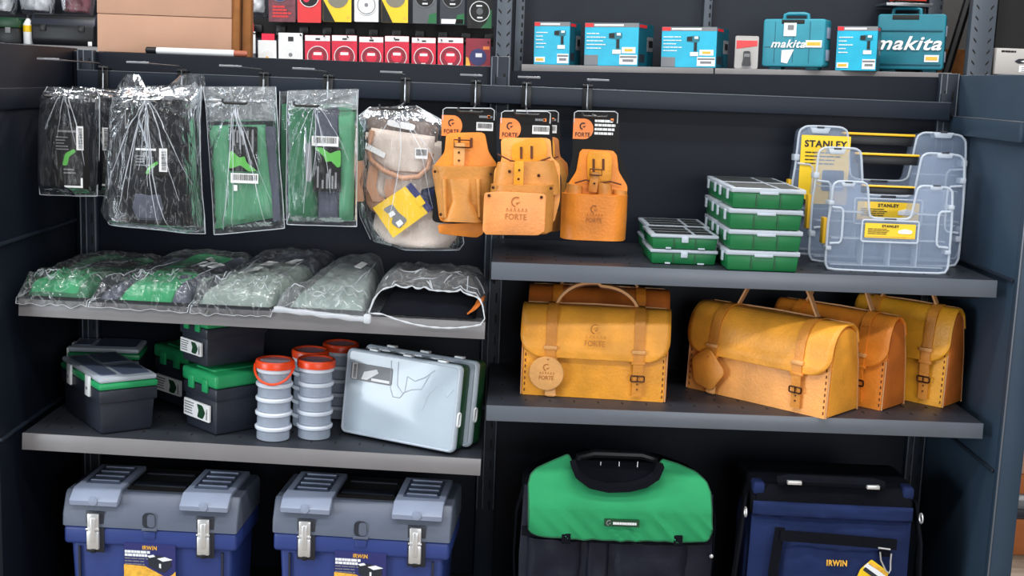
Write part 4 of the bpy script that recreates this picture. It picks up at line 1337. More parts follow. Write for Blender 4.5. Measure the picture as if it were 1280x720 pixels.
# ================================================================== CLEAR CARRY CASES WITH YELLOW HANDLES
def carry_case(label, x0, y, W, H, T=.055, lean=-.05, tag_side=False, yellow=True):
    """stands on its long edge; notch with yellow bar at the top; origin bottom left front"""
    t = thing('carry_case', label, 'organiser', (x0, y, z_r1(x0 + W / 2) + .0012), (lean, 0, -.012), 'clear carry cases with yellow handles')
    n0, n1, nz = W * .30, W * .70, H * .60
    out = [(W * .03, 0), (W * .97, 0), (W, H * .07), (W, H * .30), (W * 1.0, H * .55), (W * .995, H * .70), (W * .985, H * .93), (W * .95, H * .975), (W * .74, H * .985), (n1, H * .95), (n1 - W * .03, nz + H * .03), (n1 - W * .07, nz), (n0 + W * .07, nz), (n0 + W * .03, nz + H * .03), (n0, H * .97), (W * .26, H), (W * .06, H), (W * .02, H * .96), (W * .012, H * .70), (0, H * .55), (0, H * .30), (0, H * .07)]
    o2 = smooth_poly(out, .22, 2)
    MB().prism(o2, 0, T * .8, 'xz', .002).build('body', 'frosted_pane', t)
    rim = MB().tube([(a, -.001, b) for a, b in o2], .0026, 7, True).build('lid_rim', 'frosted_rim', t)
    inner = [((a - W / 2) * .95 + W / 2, (b - H * .5) * .94 + H * .5) for a, b in out]
    MB().prism(smooth_poly(out, .22, 2), -.0016, -.0004).build('lid', 'frosted_pane', t)
    MB().prism(smooth_poly(inner, .22, 2), T * .8 - .004, T * .8 - .002).build('back_wall', 'frosted_pane', t)
    # compartment walls
    mb = MB()
    for f in (.30, .52, .74):
        mb.box(W * f - .0012, W * f + .0012, .002, T * .7, .012, H * .36)
    for z in (.36, .66):
        mb.box(W * .04, W * .28, .002, T * .7, H * z - .001, H * z + .001)
        mb.box(W * .72, W * .96, .002, T * .7, H * z - .001, H * z + .001)
    mb.box(W * .28, W * .72, .002, T * .7, H * .36 - .001, H * .36 + .001)
    mb.box(W * .04, W * .96, .002, T * .7, .010, .012)
    mb.build('divider', 'frosted_rim', t)
    # side latches
    for s in (0, 1):
        cx = W * .985 if s else W * .015
        pts = [(cx, H * .24), (cx, H * .30), (cx - (W * .10 if s else -W * .10), H * .31), (cx - (W * .10 if s else -W * .10), H * .70), (cx, H * .71), (cx, H * .76)]
        MB().tube([(a, -.004, b) for a, b in smooth_poly(pts, .2, 2)[4:-4]], .0026, 7).box(cx - .006, cx + .006, -.006, T * .5, H * .22, H * .27, .002).box(cx - .006, cx + .006, -.006, T * .5, H * .73, H * .78, .002).build('latch', 'frosted_rim', t)
    # top catches
    for f in (.14, .85):
        MB().prism([(W * f - W * .06, H * .99), (W * f + W * .06, H * .99), (W * f + W * .045, H * .945), (W * f - W * .045, H * .945)], -.006, T * .5, 'xz', .0015).build('catch', 'frosted_rim', t)
        MB().box(W * f - .008, W * f + .008, -.0075, -.005, H * .985, H * 1.0, .001).build('catch_slot', 'dark_slate_plastic', t)
    # handle bar
    MB().box(n0 - W * .01, n1 + W * .01, T * .35, T * .8, H * .945, H * .965, .002).build('handle', 'yellow_plastic', t)
    MB().box(n0 - W * .01, n1 + W * .01, T * .42, T * .78, H * .87, H * .944, .002).build('handle_grip', 'black_plastic', t)
    MB().box(-.005, .004, T * .3, T * .8, H * .28, H * .58, .002).build('hinge_block', 'yellow_plastic', t)
    if tag_side:
        x0, x1, z0, z1 = W * .035, W * .32, H * .40, H * .93
        L = MB().prism(rrect(x0, x1, z0, z1, .002), -.0032, -.0018).build('label', 'label_yellow', t)
        text('STANLEY', (x1 - x0) * .86, (z1 - z0) * .10, 'print_black', L, ((x0 + x1) / 2, -.0036, z1 - (z1 - z0) * .12), bold=.03)
        MB().prism([(x0, z0 + .02), (x0 + .03, z0), (x0, z0)], -.0042, -.003).build('print', 'print_black', L)
        lines(L, x0 + .01, x1 - .01, -.0036, z1 - (z1 - z0) * .24, 4, .008, 'print_black', .3, 3)
        MB().prism(rrect(x0 + .05, x1 - .01, z0 + .03, z0 + .075, .004), -.0042, -.003).build('print', 'dark_slate_plastic', L)
    else:
        x0, x1, z0, z1 = W * .30, W * .71, H * .38, H * .545
        MB().tube([(a, -.003, b) for a, b in rrect(x0 - .006, x1 + .006, z0 - .008, z1 + .006, .004)], .0022, 6, True).build('label_frame', 'frosted_rim', t)
        L = MB().prism(rrect(x0, x1, z0, z1, .002), -.0032, -.0018).build('label', 'label_yellow', t)
        text('STANLEY', (x1 - x0) * .34, (z1 - z0) * .17, 'print_black', L, ((x0 + x1) / 2, -.0036, z1 - (z1 - z0) * .17), bold=.03)
        lines(L, x0 + (x1 - x0) * .06, x0 + (x1 - x0) * .56, -.0036, z1 - (z1 - z0) * .36, 4, (z1 - z0) * .11, 'print_black', .35, 6, ragged=.3)
        MB().prism(smooth_poly([(x0 + (x1 - x0) * .66, z0 + (z1 - z0) * .34), (x0 + (x1 - x0) * .92, z0 + (z1 - z0) * .34), (x0 + (x1 - x0) * .94, z0 + (z1 - z0) * .56), (x0 + (x1 - x0) * .80, z0 + (z1 - z0) * .68), (x0 + (x1 - x0) * .66, z0 + (z1 - z0) * .56)]), -.0040, -.0030).build('print', 'print_white', L)
        MB().box(x0 + .002, x1 - .002, -.0038, -.003, z0 + .002, z0 + .004).build('print', 'label_gold', L)
    MB().box(W * .45, W * .55, -.004, .004, nz - .004, nz + .001, .001).build('centre_catch', 'dark_slate_plastic', t)
    return t
carry_case('clear carry case with yellow handle, smallest and foremost of the three', .676, -.345, .250, .180, lean=-.03)
c = carry_case('clear carry case with yellow handle, the middle-sized one between the other two', .668, -.232, .318, .242, lean=-.03)
carry_case('clear carry case with tall yellow label, the largest one at the back', .648, -.120, .378, .282, lean=-.03, tag_side=True)

# ================================================================== LEATHER SATCHELS
SG = 'leather satchels on the shelf'
SZ = .8575

def satchel(label, x, y, rz, W=.305, H=.178, D=.125, cols=('leather_gold', 'leather_yellow', 'leather_orange', 'leather_strap'), tagkind='round', detail=True, hh=.048):
    body, flapc, side, st = cols
    t = thing('leather_satchel', label, 'bag', (x, y, SZ), (0, 0, rz), SG)
    # cross-section (y,z): upright front, rounded shoulder, sloping back
    prof = [(-D / 2, 0), (-D / 2 + .004, H * .55)]
    for k in range(9):
        a = PI - PI * .5 * k / 8
        prof.append((-.008 + (D / 2 - .016) * math.cos(a), H * .68 + H * .32 * math.sin(a)))
    prof += [(D / 2 - .050, H * .985), (D / 2 - .030, H * .93), (D / 2 - .012, H * .55), (D / 2, 0)]
    MB().prism(prof, -W / 2 + .003, W / 2 - .003, 'yz', .0035).build('body', body, t)
    for s in (-1, 1):
        ip = [((a + .002) * .93, .004 + b * .96) for a, b in prof]
        xx = sorted((s * (W / 2 - .0035), s * (W / 2 + .0005)))
        g = MB().prism(ip, xx[0], xx[1], 'yz', .0012).build('gusset', side, t)
        ed = MB().tube([(s * (W / 2 - .002), a, b + .001) for a, b in prof[:2]], .0018, 6)
        ed.tube([(s * (W / 2 - .001), a, b + .001) for a, b in prof[-3:]], .0022, 6)
        ed.build('binding_edge', 'leather_edge', t)
        mb = MB()
        k = 0
        while .008 + k * .0125 < H * .55:
            z = .008 + k * .0125
            mb.box(s * (W / 2 - .0085) - .001, s * (W / 2 - .0085) + .001, -D / 2 - .0012 + .004 * z / (H * .55), -D / 2 + .002 + .004 * z / (H * .55), z, z + .006)
            k += 1
        mb.build('stitching', 'stitch_brown', t)
    # flap: from the back over the top, down the front
    fp = [(D / 2 - .020, H * .80), (D / 2 - .030, H * .95), (D / 2 - .048, H + .004)]
    for k in range(13):
        a = PI * .5 + PI * .5 * k / 12
        fp.append((-.010 + (D / 2 - .010) * math.cos(a), H * .66 + (H * .34 + .005) * math.sin(a)))
    fp += [(-D / 2 - .006, H * .56), (-D / 2 - .0055, H * .47)]
    fp = [Vector(p) for p in fp]
    acc = [0]
    for a, b in zip(fp, fp[1:]):
        acc.append(acc[-1] + (b - a).length)
    def along(s):
        d = s * acc[-1]
        for i in range(len(acc) - 1):
            if d <= acc[i + 1] + 1e-9:
                return fp[i].lerp(fp[i + 1], (d - acc[i]) / max(1e-9, acc[i + 1] - acc[i]))
        return fp[-1]
    r = .045
    def ff(u, v):
        p = along(v)
        d = (1 - v) * acc[-1]
        hw = W / 2 + .003
        if d < r:
            hw = hw - r + math.sqrt(max(0, r * r - (r - d) ** 2))
        return Vector(((2 * u - 1) * hw, p.x - .0025 * math.sin(u * PI) * v, p.y))
    vs = lambda v: v if v < .75 else .75 + (1 - (1 - (v - .75) / .25) ** 1.6) * .25
    MB().grid(lambda u, v: ff(u, vs(v)), 26, 44).build('flap', flapc, t, solid=.0034, ang=60)
    # top piping where the flap folds at the back
    MB().strap([(-W / 2 + .006, D / 2 - .040, H + .004), (0, D / 2 - .040, H + .0065), (W / 2 - .006, D / 2 - .040, H + .004)], .012, .003, (0, 1, -.2)).build('top_binding', 'leather_edge', t)
    # straps with buckles
    for s in (-1, 1):
        xs = s * W * .30
        path = [(xs, p.x + (-.0042 if i > 5 else 0), p.y + (.0035 if i < 10 else .001)) for i, p in enumerate(fp[1:])]
        path += [(xs, -D / 2 - .0105, H * .40), (xs, -D / 2 - .0075, H * .26), (xs, -D / 2 - .0065, H * .06 if s > 0 else -.000 + H * .02)]
        MB().strap(path, .021, .003).build('strap', st, t)
        kz = H * .60
        MB().box(xs - .014, xs + .014, -D / 2 - .0145, -D / 2 - .006, kz - .006, kz + .002, .0012).build('strap_keeper', 'leather_pale', t)
        MB().box(xs - .0145, xs + .0145, -D / 2 - .0128, -D / 2 - .004, H * .44, H * .475, .0012).build('strap_keeper', st, t)
        bz = H * .27
        MB().tube([(xs + a, -D / 2 - .011, bz + b) for a, b in rrect(-.014, .014, -.005, .007, .003)], .0017, 6, True).tube([(xs, -D / 2 - .0125, bz - .004), (xs, -D / 2 - .0125, bz + .008)], .0013, 6).build('buckle', 'bronze', t)
        mb = MB()
        for q in (.40, .34, .20, .14):
            mb.box(xs - .0014, xs + .0014, -D / 2 - .0108, -D / 2 - .006, H * q, H * q + .003)
        mb.build('strap_holes', 'stitch_brown', t)
    # handle, its ends under the straps
    a0 = W * .28
    yh = D / 2 - .055
    pts = []
    for k in range(25):
        u = k / 24 * 2 - 1
        b = max(0, 1 - abs(u) ** 2.6)
        pts.append((u * a0, yh, H + .008 + hh * ((b ** .8) if hh < .06 else min(.92, b * 1.1) ** 1.2) * (.88 if u > 0 and hh < .06 else 1)))
    MB().strap(pts, .024 if hh < .06 else .013, .0055 if hh < .06 else .004, (0, 1, 0)).build('handle', 'leather_edge', t)
    MB().strap([(p[0], p[1], p[2] - .004) for p in pts[3:-3]], .020 if hh < .06 else .010, .004, (0, 1, 0)).build('handle_lining', 'stitch_brown', t)
    if detail:
        stamp(t, -.0 * W, H * .71, .052, -D / 2 - .0135, (math.radians(-14), 0, 0))
    xs = -W * .30
    if tagkind:
        if tagkind == 'round':
            M = Matrix.Translation((xs - .006, -D / 2 - .0150, H * .285)) @ Matrix.Rotation(PI / 2, 4, 'X')
            d = MB().lathe([(.0345, -.0020), (.0362, -.0008), (.0362, .0010), (.0350, .0022)], 40, M=M).build('tag', 'leather_pale', t)
            stamp(d, xs - .006, H * .27, .038, -D / 2 - .0178)
        else:
            d = MB().prism(smooth_poly([(xs - .046, H * .40), (xs - .004, H * .57), (xs + .042, H * .30), (xs + .008, H * .05), (xs - .036, H * .12)], .2), -D / 2 - .018, -D / 2 - .0145, 'xz', .001).build('tag', st, t)
        MB().tube([(xs - .004, -D / 2 - .0185, H * .455), (xs - .004, -D / 2 - .0185, H * .459)], .0022, 8).build('tag_eyelet', 'stitch_brown', d)
        MB().strap([(xs + .002, -D / 2 - .0095, H * .14), (xs + .004, -D / 2 - .012, H * .02), (xs + .005, -D / 2 - .0135, .003)], .020, .003, widths=[.022, .022, .014]).build('strap_end', 'leather_pale', t)
    return t

satchel('golden leather satchel seen face on, with a round leather tag', .222, -.262, math.radians(-5), .305, .180, .12)
satchel('brown leather satchel hidden behind the face-on satchel with round tag', .236, -.108, math.radians(-3), .305, .196, .12, ('leather_brown', 'leather_brown', 'leather_dark', 'leather_orange'), 'round', False, .058)
satchel('honey leather satchel turned aside with an angular tag, foremost of the slanted three', .600, -.262, math.radians(-43), .345, .182, .128, ('leather_honey', 'leather_yellow', 'leather_yellow', 'leather_strap'), 'diamond', False, .088)
satchel('orange-brown leather satchel, middle one of the slanted three', .752, -.210, math.radians(-44), .28, .190, .095, ('leather_orange', 'leather_orange', 'leather_brown', 'leather_orange'), 'round', False, .086)
satchel('yellow leather satchel beside the dark side panel, last of the slanted three', .910, -.188, math.radians(-43), .225, .205, .088, ('leather_olive', 'leather_olive', 'leather_brown', 'leather_strap'), None, False, .0605)

# ================================================================== GREEN-FLAPPED TOOL TOTE
t = thing('tool_tote', 'black tool tote with green cloth flap, standing under the right bay', 'tool bag', (.277, -.30, DECK + .001))
oy = -.10
o = t.location
def T(px, py, dy=oy):
    w = at(px, py, o.y + dy)
    return (w.x - o.x, w.z - o.z)
MB().box(-.200, .200, -.080, .090, 0, .262, .012, 3, taper=(.97, .95)).build('body', 'black_fabric', t)
bulge([((-.196, .352), (.196, .345)), ((-.202, .20), (.202, .20)), ((-.198, .004), (.198, .004))], .012, -.080, 8, 30, 16, wob=.006, seed=2).build('front_panel', 'navy_gloss_fabric', t)
for x0, x1 in ((-.186, -.070), (-.062, -.014), (-.006, .150)):
    bulge([((x0, .244), (x1, .240)), ((x0, .12), (x1, .12)), ((x0, .006), (x1, .006))], .016, -.088, 4, 16, 14, wob=.008, seed=x0 * 10, vprof=lambda v: 1).build('pocket', 'navy_gloss_fabric', t)
MB().strap([(-.198, -.094, .258), (-.1, -.102, .252), (0, -.104, .250), (.1, -.102, .250), (.198, -.094, .252)], .020, .004, (0, .1, 1)).build('front_band', 'black_fabric', t)
# shoulders behind the flap
MB().prism(smooth_poly([(-.196, .24), (-.200, .34), (-.150, .372), (-.086, .395), (.086, .392), (.16, .368), (.200, .335), (.198, .24)], .2), -.078, .06, 'xz', .008).build('upper_body', 'black_fabric', t)
# green flap: height between a neckline curve and the hem
top = [T(*p) for p in ((661, 606), (664, 596), (671, 590), (690, 583), (711, 576), (714, 580), (718, 590), (727, 600), (742, 608), (760, 612), (785, 611), (802, 608), (816, 602), (824, 593), (830, 582), (850, 587), (872, 595), (884, 605), (888, 616))]
bot = [T(*p) for p in ((661, 658), (664, 662), (671, 665), (690, 667), (711, 668), (714, 669), (718, 669), (727, 670), (742, 671), (760, 672), (785, 672), (802, 673), (816, 673), (824, 673), (830, 673), (850, 674), (872, 674), (884, 671), (888, 662))]
def gf(u, v):
    f = u * (len(top) - 1)
    i = min(int(f), len(top) - 2)
    a = Vector(top[i]).lerp(Vector(top[i + 1]), f - i)
    b = Vector(bot[i]).lerp(Vector(bot[i + 1]), f - i)
    q = a.lerp(b, v)
    pull = sstep(.35, 1, v)
    y = oy - .012 - .006 * math.sin(v * PI) + .035 * max(0, (q.y - .315) / .07) ** 1.5
    y -= .010 * pull * ridge(q.x * 17 + q.y * 16, 1.3, 2) ** 2 + .004 * noise.noise(Vector((q.x * 12, q.y * 12, 3)))
    return Vector((q.x, y, q.y))
fl = MB().grid(gf, 90, 40).build('flap', 'green_fabric', t, solid=.003, ang=60)
e = [gf(k / 60, 0) for k in range(61)] + [gf(1, k / 10) for k in range(1, 11)] + [gf(1 - k / 60, 1) for k in range(1, 61)] + [gf(0, 1 - k / 10) for k in range(1, 10)]
MB().tube(e, .0022, 6, True).build('flap_binding', 'green_pouch_dark', fl)
c = T(776, 648.5)
yl_ = oy - .026
L = MB().prism(rrect(c[0] - .036, c[0] + .036, c[1] - .0075, c[1] + .0075, .001), yl_ - .001, yl_ + .004).build('brand_label', 'dark_green_plastic', fl)
mb = MB()
rnd = random.Random(3)
x = c[0] - .018
while x < c[0] + .030:
    w = rnd.uniform(.0028, .0042)
    mb.box(x, x + w * .8, yl_ - .0018, yl_, c[1] - .003, c[1] + .002)
    x += w
mb.build('print', 'print_white', L)
mark(L, c[0] - .026, c[1] + .000, .005, yl_ - .0015, 'print_grey')
for p in ((707, 668), (846, 671)):
    q = T(*p)
    MB().box(q[0] - .009, q[0] + .009, oy - .024, oy - .006, q[1] - .012, q[1] + .010, .001).build('flap_tab', 'black_fabric', t)
# padded handle in the neckline and the striped inner wall
hp = [T(*p) for p in ((716, 577), (722, 592), (738, 604), (760, 609), (786, 608), (806, 603), (820, 594), (826, 580))]
MB().strap([(a, oy - .004, b) for a, b in hp], .03, .012, (0, 1, 0)).build('neck_binding', 'black_fabric', t)
MB().prism(smooth_poly([T(*p, 0.0) for p in ((718, 574), (830, 578), (826, 612), (722, 606))], .15), -.06, -.052).build('inner_wall', 'navy_gloss_fabric', t)
mb = MB()
for px in (751, 774, 797):
    a, b = T(px, 577, -.06), T(px, 590, -.06)
    mb.box(a[0] - .0008, a[0] + .0008, -.0625, -.0605, b[1], a[1])
mb.build('stripe', 'print_white', t)
MB().tube([(-.085, -.02, .37), (-.08, -.02, .398), (-.05, -.02, .406), (.05, -.02, .406), (.08, -.02, .398), (.085, -.02, .37)], .010, 10).build('handle', 'black_plastic', t)
for s in (-1, 1):
    MB().strap([(s * .196, -.02, .33), (s * .210, -.03, .28), (s * .212, -.02, .18), (s * .205, -.01, .06)], .028, .004, (0, 1, 0)).build('side_strap', 'black_fabric', t)
MB().lathe([(.001, 0), (.0045, .001), (.003, .003), (.001, .0035)], 14, M=Matrix.Translation((T(890, 697)[0], -.092, T(890, 697)[1])) @ Matrix.Rotation(PI / 2, 4, 'X')).build('snap_button', 'chrome', t)

# ================================================================== BLUE AND BLACK TOOL BAG
t = thing('tool_bag', 'dark blue and black tool bag with a carabiner on its pocket', 'tool bag', (.722, -.295, DECK + .001))
o = t.location
def B(px, py, dy=-.1):
    w = at(px, py, o.y + dy)
    return (w.x - o.x, w.z - o.z)
MB().box(-.165, .165, -.085, .10, 0, .33, .02, 3).build('body', 'navy_fabric', t)
MB().prism(smooth_poly([(-.085, .30), (-.088, .345), (-.06, .378), (.075, .378), (.10, .345), (.10, .30)], .25), -.168, .168, 'yz', .008).build('top_cover', 'black_fabric', t)
# front upper: black slope, blue band
MB().prism([(-.0865, .328), (-.0905, .328), (-.0905, .352), (-.080, .372), (-.076, .370)], -.160, .160, 'yz', .001).build('zip_cover', 'black_fabric', t)
bulge([((-.166, .338), (.166, .334)), ((-.166, .322), (.166, .318)), ((-.166, .308), (.166, .304))], .010, -.092, 8, 26, 8, wob=.004, seed=2).build('front_band', 'navy_fabric', t)
bulge([((-.166, .304), (.166, .300)), ((-.168, .15), (.168, .15)), ((-.166, .004), (.166, .004))], .012, -.086, 6, 26, 14, wob=.006, seed=6).build('front_panel', 'navy_fabric', t)
pk = bulge([((-.112, .270), (.128, .262)), ((-.116, .14), (.130, .14)), ((-.112, .006), (.126, .006))], .024, -.094, 6, 26, 14, wob=.006, seed=4).build('pocket', 'navy_fabric', t)
MB().strap([(-.112, -.1225, .276), (0, -.1235, .272), (.128, -.1225, .265)], .022, .004, (0, .1, 1)).build('pocket_binding', 'black_fabric', t)
MB().strap([(-.112, -.114, .29), (-.120, -.118, .2), (-.120, -.116, .02)], .020, .003).build('webbing', 'black_fabric', t)
c = B(1046, 704, -.122)
text('IRWIN', .042, .0125, 'label_gold', pk, (c[0], -.1215, c[1]), rot=(PI / 2, math.radians(0), 0), bold=.03, ext=.0012)
for p0, p1 in (((983, 601), (1001, 602.5)), ((1082, 607), (1098, 608))):
    a, b = B(*p0), B(*p1)
    MB().box(a[0], b[0], -.112, -.098, (a[1] + b[1]) / 2 - .004, (a[1] + b[1]) / 2 + .004, .0015).build('metal_clip', 'chrome', t)
q0, q1 = B(975, 592), B(1104, 612)
MB().tube([(q0[0], -.088, q1[1] + .006), (q0[0] + .02, -.094, q1[1] + .012), (q1[0] - .02, -.094, q1[1] + .010), (q1[0], -.088, q1[1] + .004)], .012, 10).build('handle', 'black_fabric', t)
for x in (-.155, .155):
    MB().box(x - .012, x + .012, -.090, -.05, .350, .376, .006).build('corner_tab', 'navy_fabric', t)
for s in (-1, 1):
    MB().strap([(s * .150, .0, .376), (s * .178, -.06, .340), (s * .188, -.085, .26), (s * .196, -.08, .14), (s * .19, -.05, .02)], .026, .005, (0, 1, .1)).build('shoulder_strap', 'black_fabric', t)
    MB().tube([(s * .182, -.098 + .010 * math.cos(a * PI / 6), .315 + .010 * math.sin(a * PI / 6)) for a in range(12)], .0018, 6, True).build('strap_ring', 'chrome', t)
# carabiner, its loop and the yellow tag
a = B(1107, 690, -.13)
MB().box(a[0] - .012, a[0] + .012, -.128, -.122, a[1] - .012, a[1] + .008, .002).build('loop', 'black_fabric', t)
MB().tube([(B(*p, -.13)[0], -.131, B(*p, -.13)[1]) for p in ((1100, 690), (1101, 700), (1107, 713), (1111, 716), (1113, 712), (1113, 702), (1114, 692))], .0017, 7).tube([(B(1098, 685, -.13)[0], -.129, B(1098, 685, -.13)[1]), (B(1113, 687, -.13)[0], -.129, B(1113, 687, -.13)[1])], .0018, 7).build('carabiner', 'chrome', t)
k = MB().prism(smooth_poly([B(*p, -.13) for p in ((1090, 700), (1112, 716), (1096, 745), (1068, 730), (1076, 712))], .1), -.128, -.1265).build('hang_tag', 'label_yellow', t)
MB().prism([B(*p, -.13) for p in ((1085, 704), (1107, 720), (1104, 725), (1080, 709))], -.1290, -.1278).build('print', 'print_white', k)
MB().prism([B(*p, -.13) for p in ((1082, 709), (1104, 725), (1102, 729), (1079, 713))], -.1290, -.1278).build('print', 'dark_slate_plastic', k)
MB().prism([B(*p, -.13) for p in ((1089, 702.5), (1109, 717), (1108, 720), (1086, 705.5))], -.1290, -.1278).build('print', 'label_gold', k)

# ================================================================== ON TOP OF THE UNIT
a, b = at(118, 60, .12), at(287, 70, .12)
zt = 1.5386
t = thing('cardboard_carton', 'flattened tan cardboard carton standing on top of the shelving unit', 'carton', ((a.x + b.x) / 2, .14, zt), (-.03, 0, 0))
w = b.x - a.x
MB().box(-w / 2, w / 2, 0, .012, 0, .088, .002).build('lower_panel', 'cardboard', t)
MB().box(-w / 2, w / 2, -.002, .012, .0885, .30, .002).build('upper_panel', 'cardboard', t)
MB().box(w / 2 - .004, w / 2 + .018, .004, .030, 0, .30, .002).box(w / 2 + .022, w / 2 + .042, .016, .046, 0, .30, .002).build('folded_edge', 'cardboard_edge', t)
MB().box(-w / 2 + .01, w / 2 + .036, .032, .05, 0, .30, .002).build('rear_panel', 'cardboard', t)

a, b = at(181, 65, .03), at(308, 71, .03)
t = thing('marker_pen', 'white marker pen with black cap lying on top of the unit before the carton', 'pen', (a.x, .04, 1.5445))
Mx = Matrix.Rotation(PI / 2, 4, 'Y')
L = b.x - a.x
MB().lathe([(.006, .0), (.0078, .002), (.0078, .022), (.0072, .024)], 16, M=Mx).build('cap', 'black_plastic', t)
MB().lathe([(.0075, .0245), (.0078, .03), (.0078, L * .86), (.0075, L * .87)], 16, M=Mx).build('barrel', 'print_white', t)
MB().lathe([(.0070, L * .871), (.0070, L * .98), (.005, L)], 16, M=Mx).build('end_plug', 'pen_end', t)

# ================================================================== THE RACKS FAR BEHIND
RY = 3.0
rack = thing('storage_rack', 'dark grey storage rack of slotted posts standing far behind the front shelving', 'rack', (0, RY, 0))
def W_(px, py, y=RY):
    return at(px, py, y)
def rpost(px0, px1, yd=0, label='post', top=3.0):
    a, b = W_(px0, 20, RY + yd), W_(px1, 20, RY + yd)
    mb = MB().box(a.x, b.x, yd, yd + .05, 0, top, .004)
    mb.mi = 1
    z = 1.5
    while z < 2.1:
        for s in (-1, 1):
            c = (a.x + b.x) / 2 + s * (b.x - a.x) * .28
            mb.prism([(c - s * .006, z), (c + s * .008, z + .016), (c + s * .008, z + .026), (c - s * .006, z + .010)], yd - .001, yd + .002)
        z += .05
    return mb.build(label, ['rack_metal', 'slot_black'], rack)
rpost(621, 640)
rpost(1215, 1246)
MB().box(-3.2, -.06, .42, .44, 0, 3.0).build('back_panel', 'rack_dark', rack)
MB().box(.0, 2.02, .42, .44, 0, 3.0).build('back_panel', 'rack_dark', rack)
for px0, px1 in ((645, 656), (880, 890), (1160, 1178)):
    a, b = W_(px0, 10, RY + .38), W_(px1, 10, RY + .38)
    mb = MB().box(a.x, b.x, .37, .42, 0, 3.0, .002)
    mb.mi = 1
    z = 1.6
    while z < 2.2:
        mb.box(b.x - .014, b.x - .006, .3685, .372, z, z + .02)
        z += .04
    mb.build('upright', ['rack_metal', 'slot_black'], rack)
a, b = W_(1181, 96, RY + .3), W_(1213, -8, RY + .3)
MB().tube([(a.x, .3, a.z), (b.x, .3, b.z)], .022, 8).build('brace', 'black_clip', rack)
MB().box(2.24, 3.4, .05, .07, 1.0, 3.0).build('back_panel', 'slot_black', rack)

# shelf with power tool boxes
a, b = W_(652, 80.5), W_(1190, 91.5)
sl = math.atan2(b.z - a.z, b.x - a.x)
t = thing('shelf', 'grey shelf of the far rack carrying the teal power tool boxes', 'shelf', (a.x, RY, a.z), (0, -sl, 0))
Ls = (b - a).length
MB().box(0, Ls * .446, -.0, .365, -.02, 0, .002).box(Ls * .449, Ls, -.0, .365, -.02, 0, .002).build('deck', 'rack_metal', t)
MB().box(0, Ls * .446, -.004, .0, -.030, .001, .002).box(Ls * .449, Ls, -.004, .0, -.030, .001, .002).build('front_lip', 'price_strip', t)
def sz(x):
    return a.z + (x - a.x) * math.tan(sl) + .002

def rear_item(name, label, cat, px, yd, rz, group=None):
    p = W_(px, 80, RY + yd)
    return thing(name, label, cat, (p.x, RY + yd, sz(p.x)), tilted(-sl, rz), group)

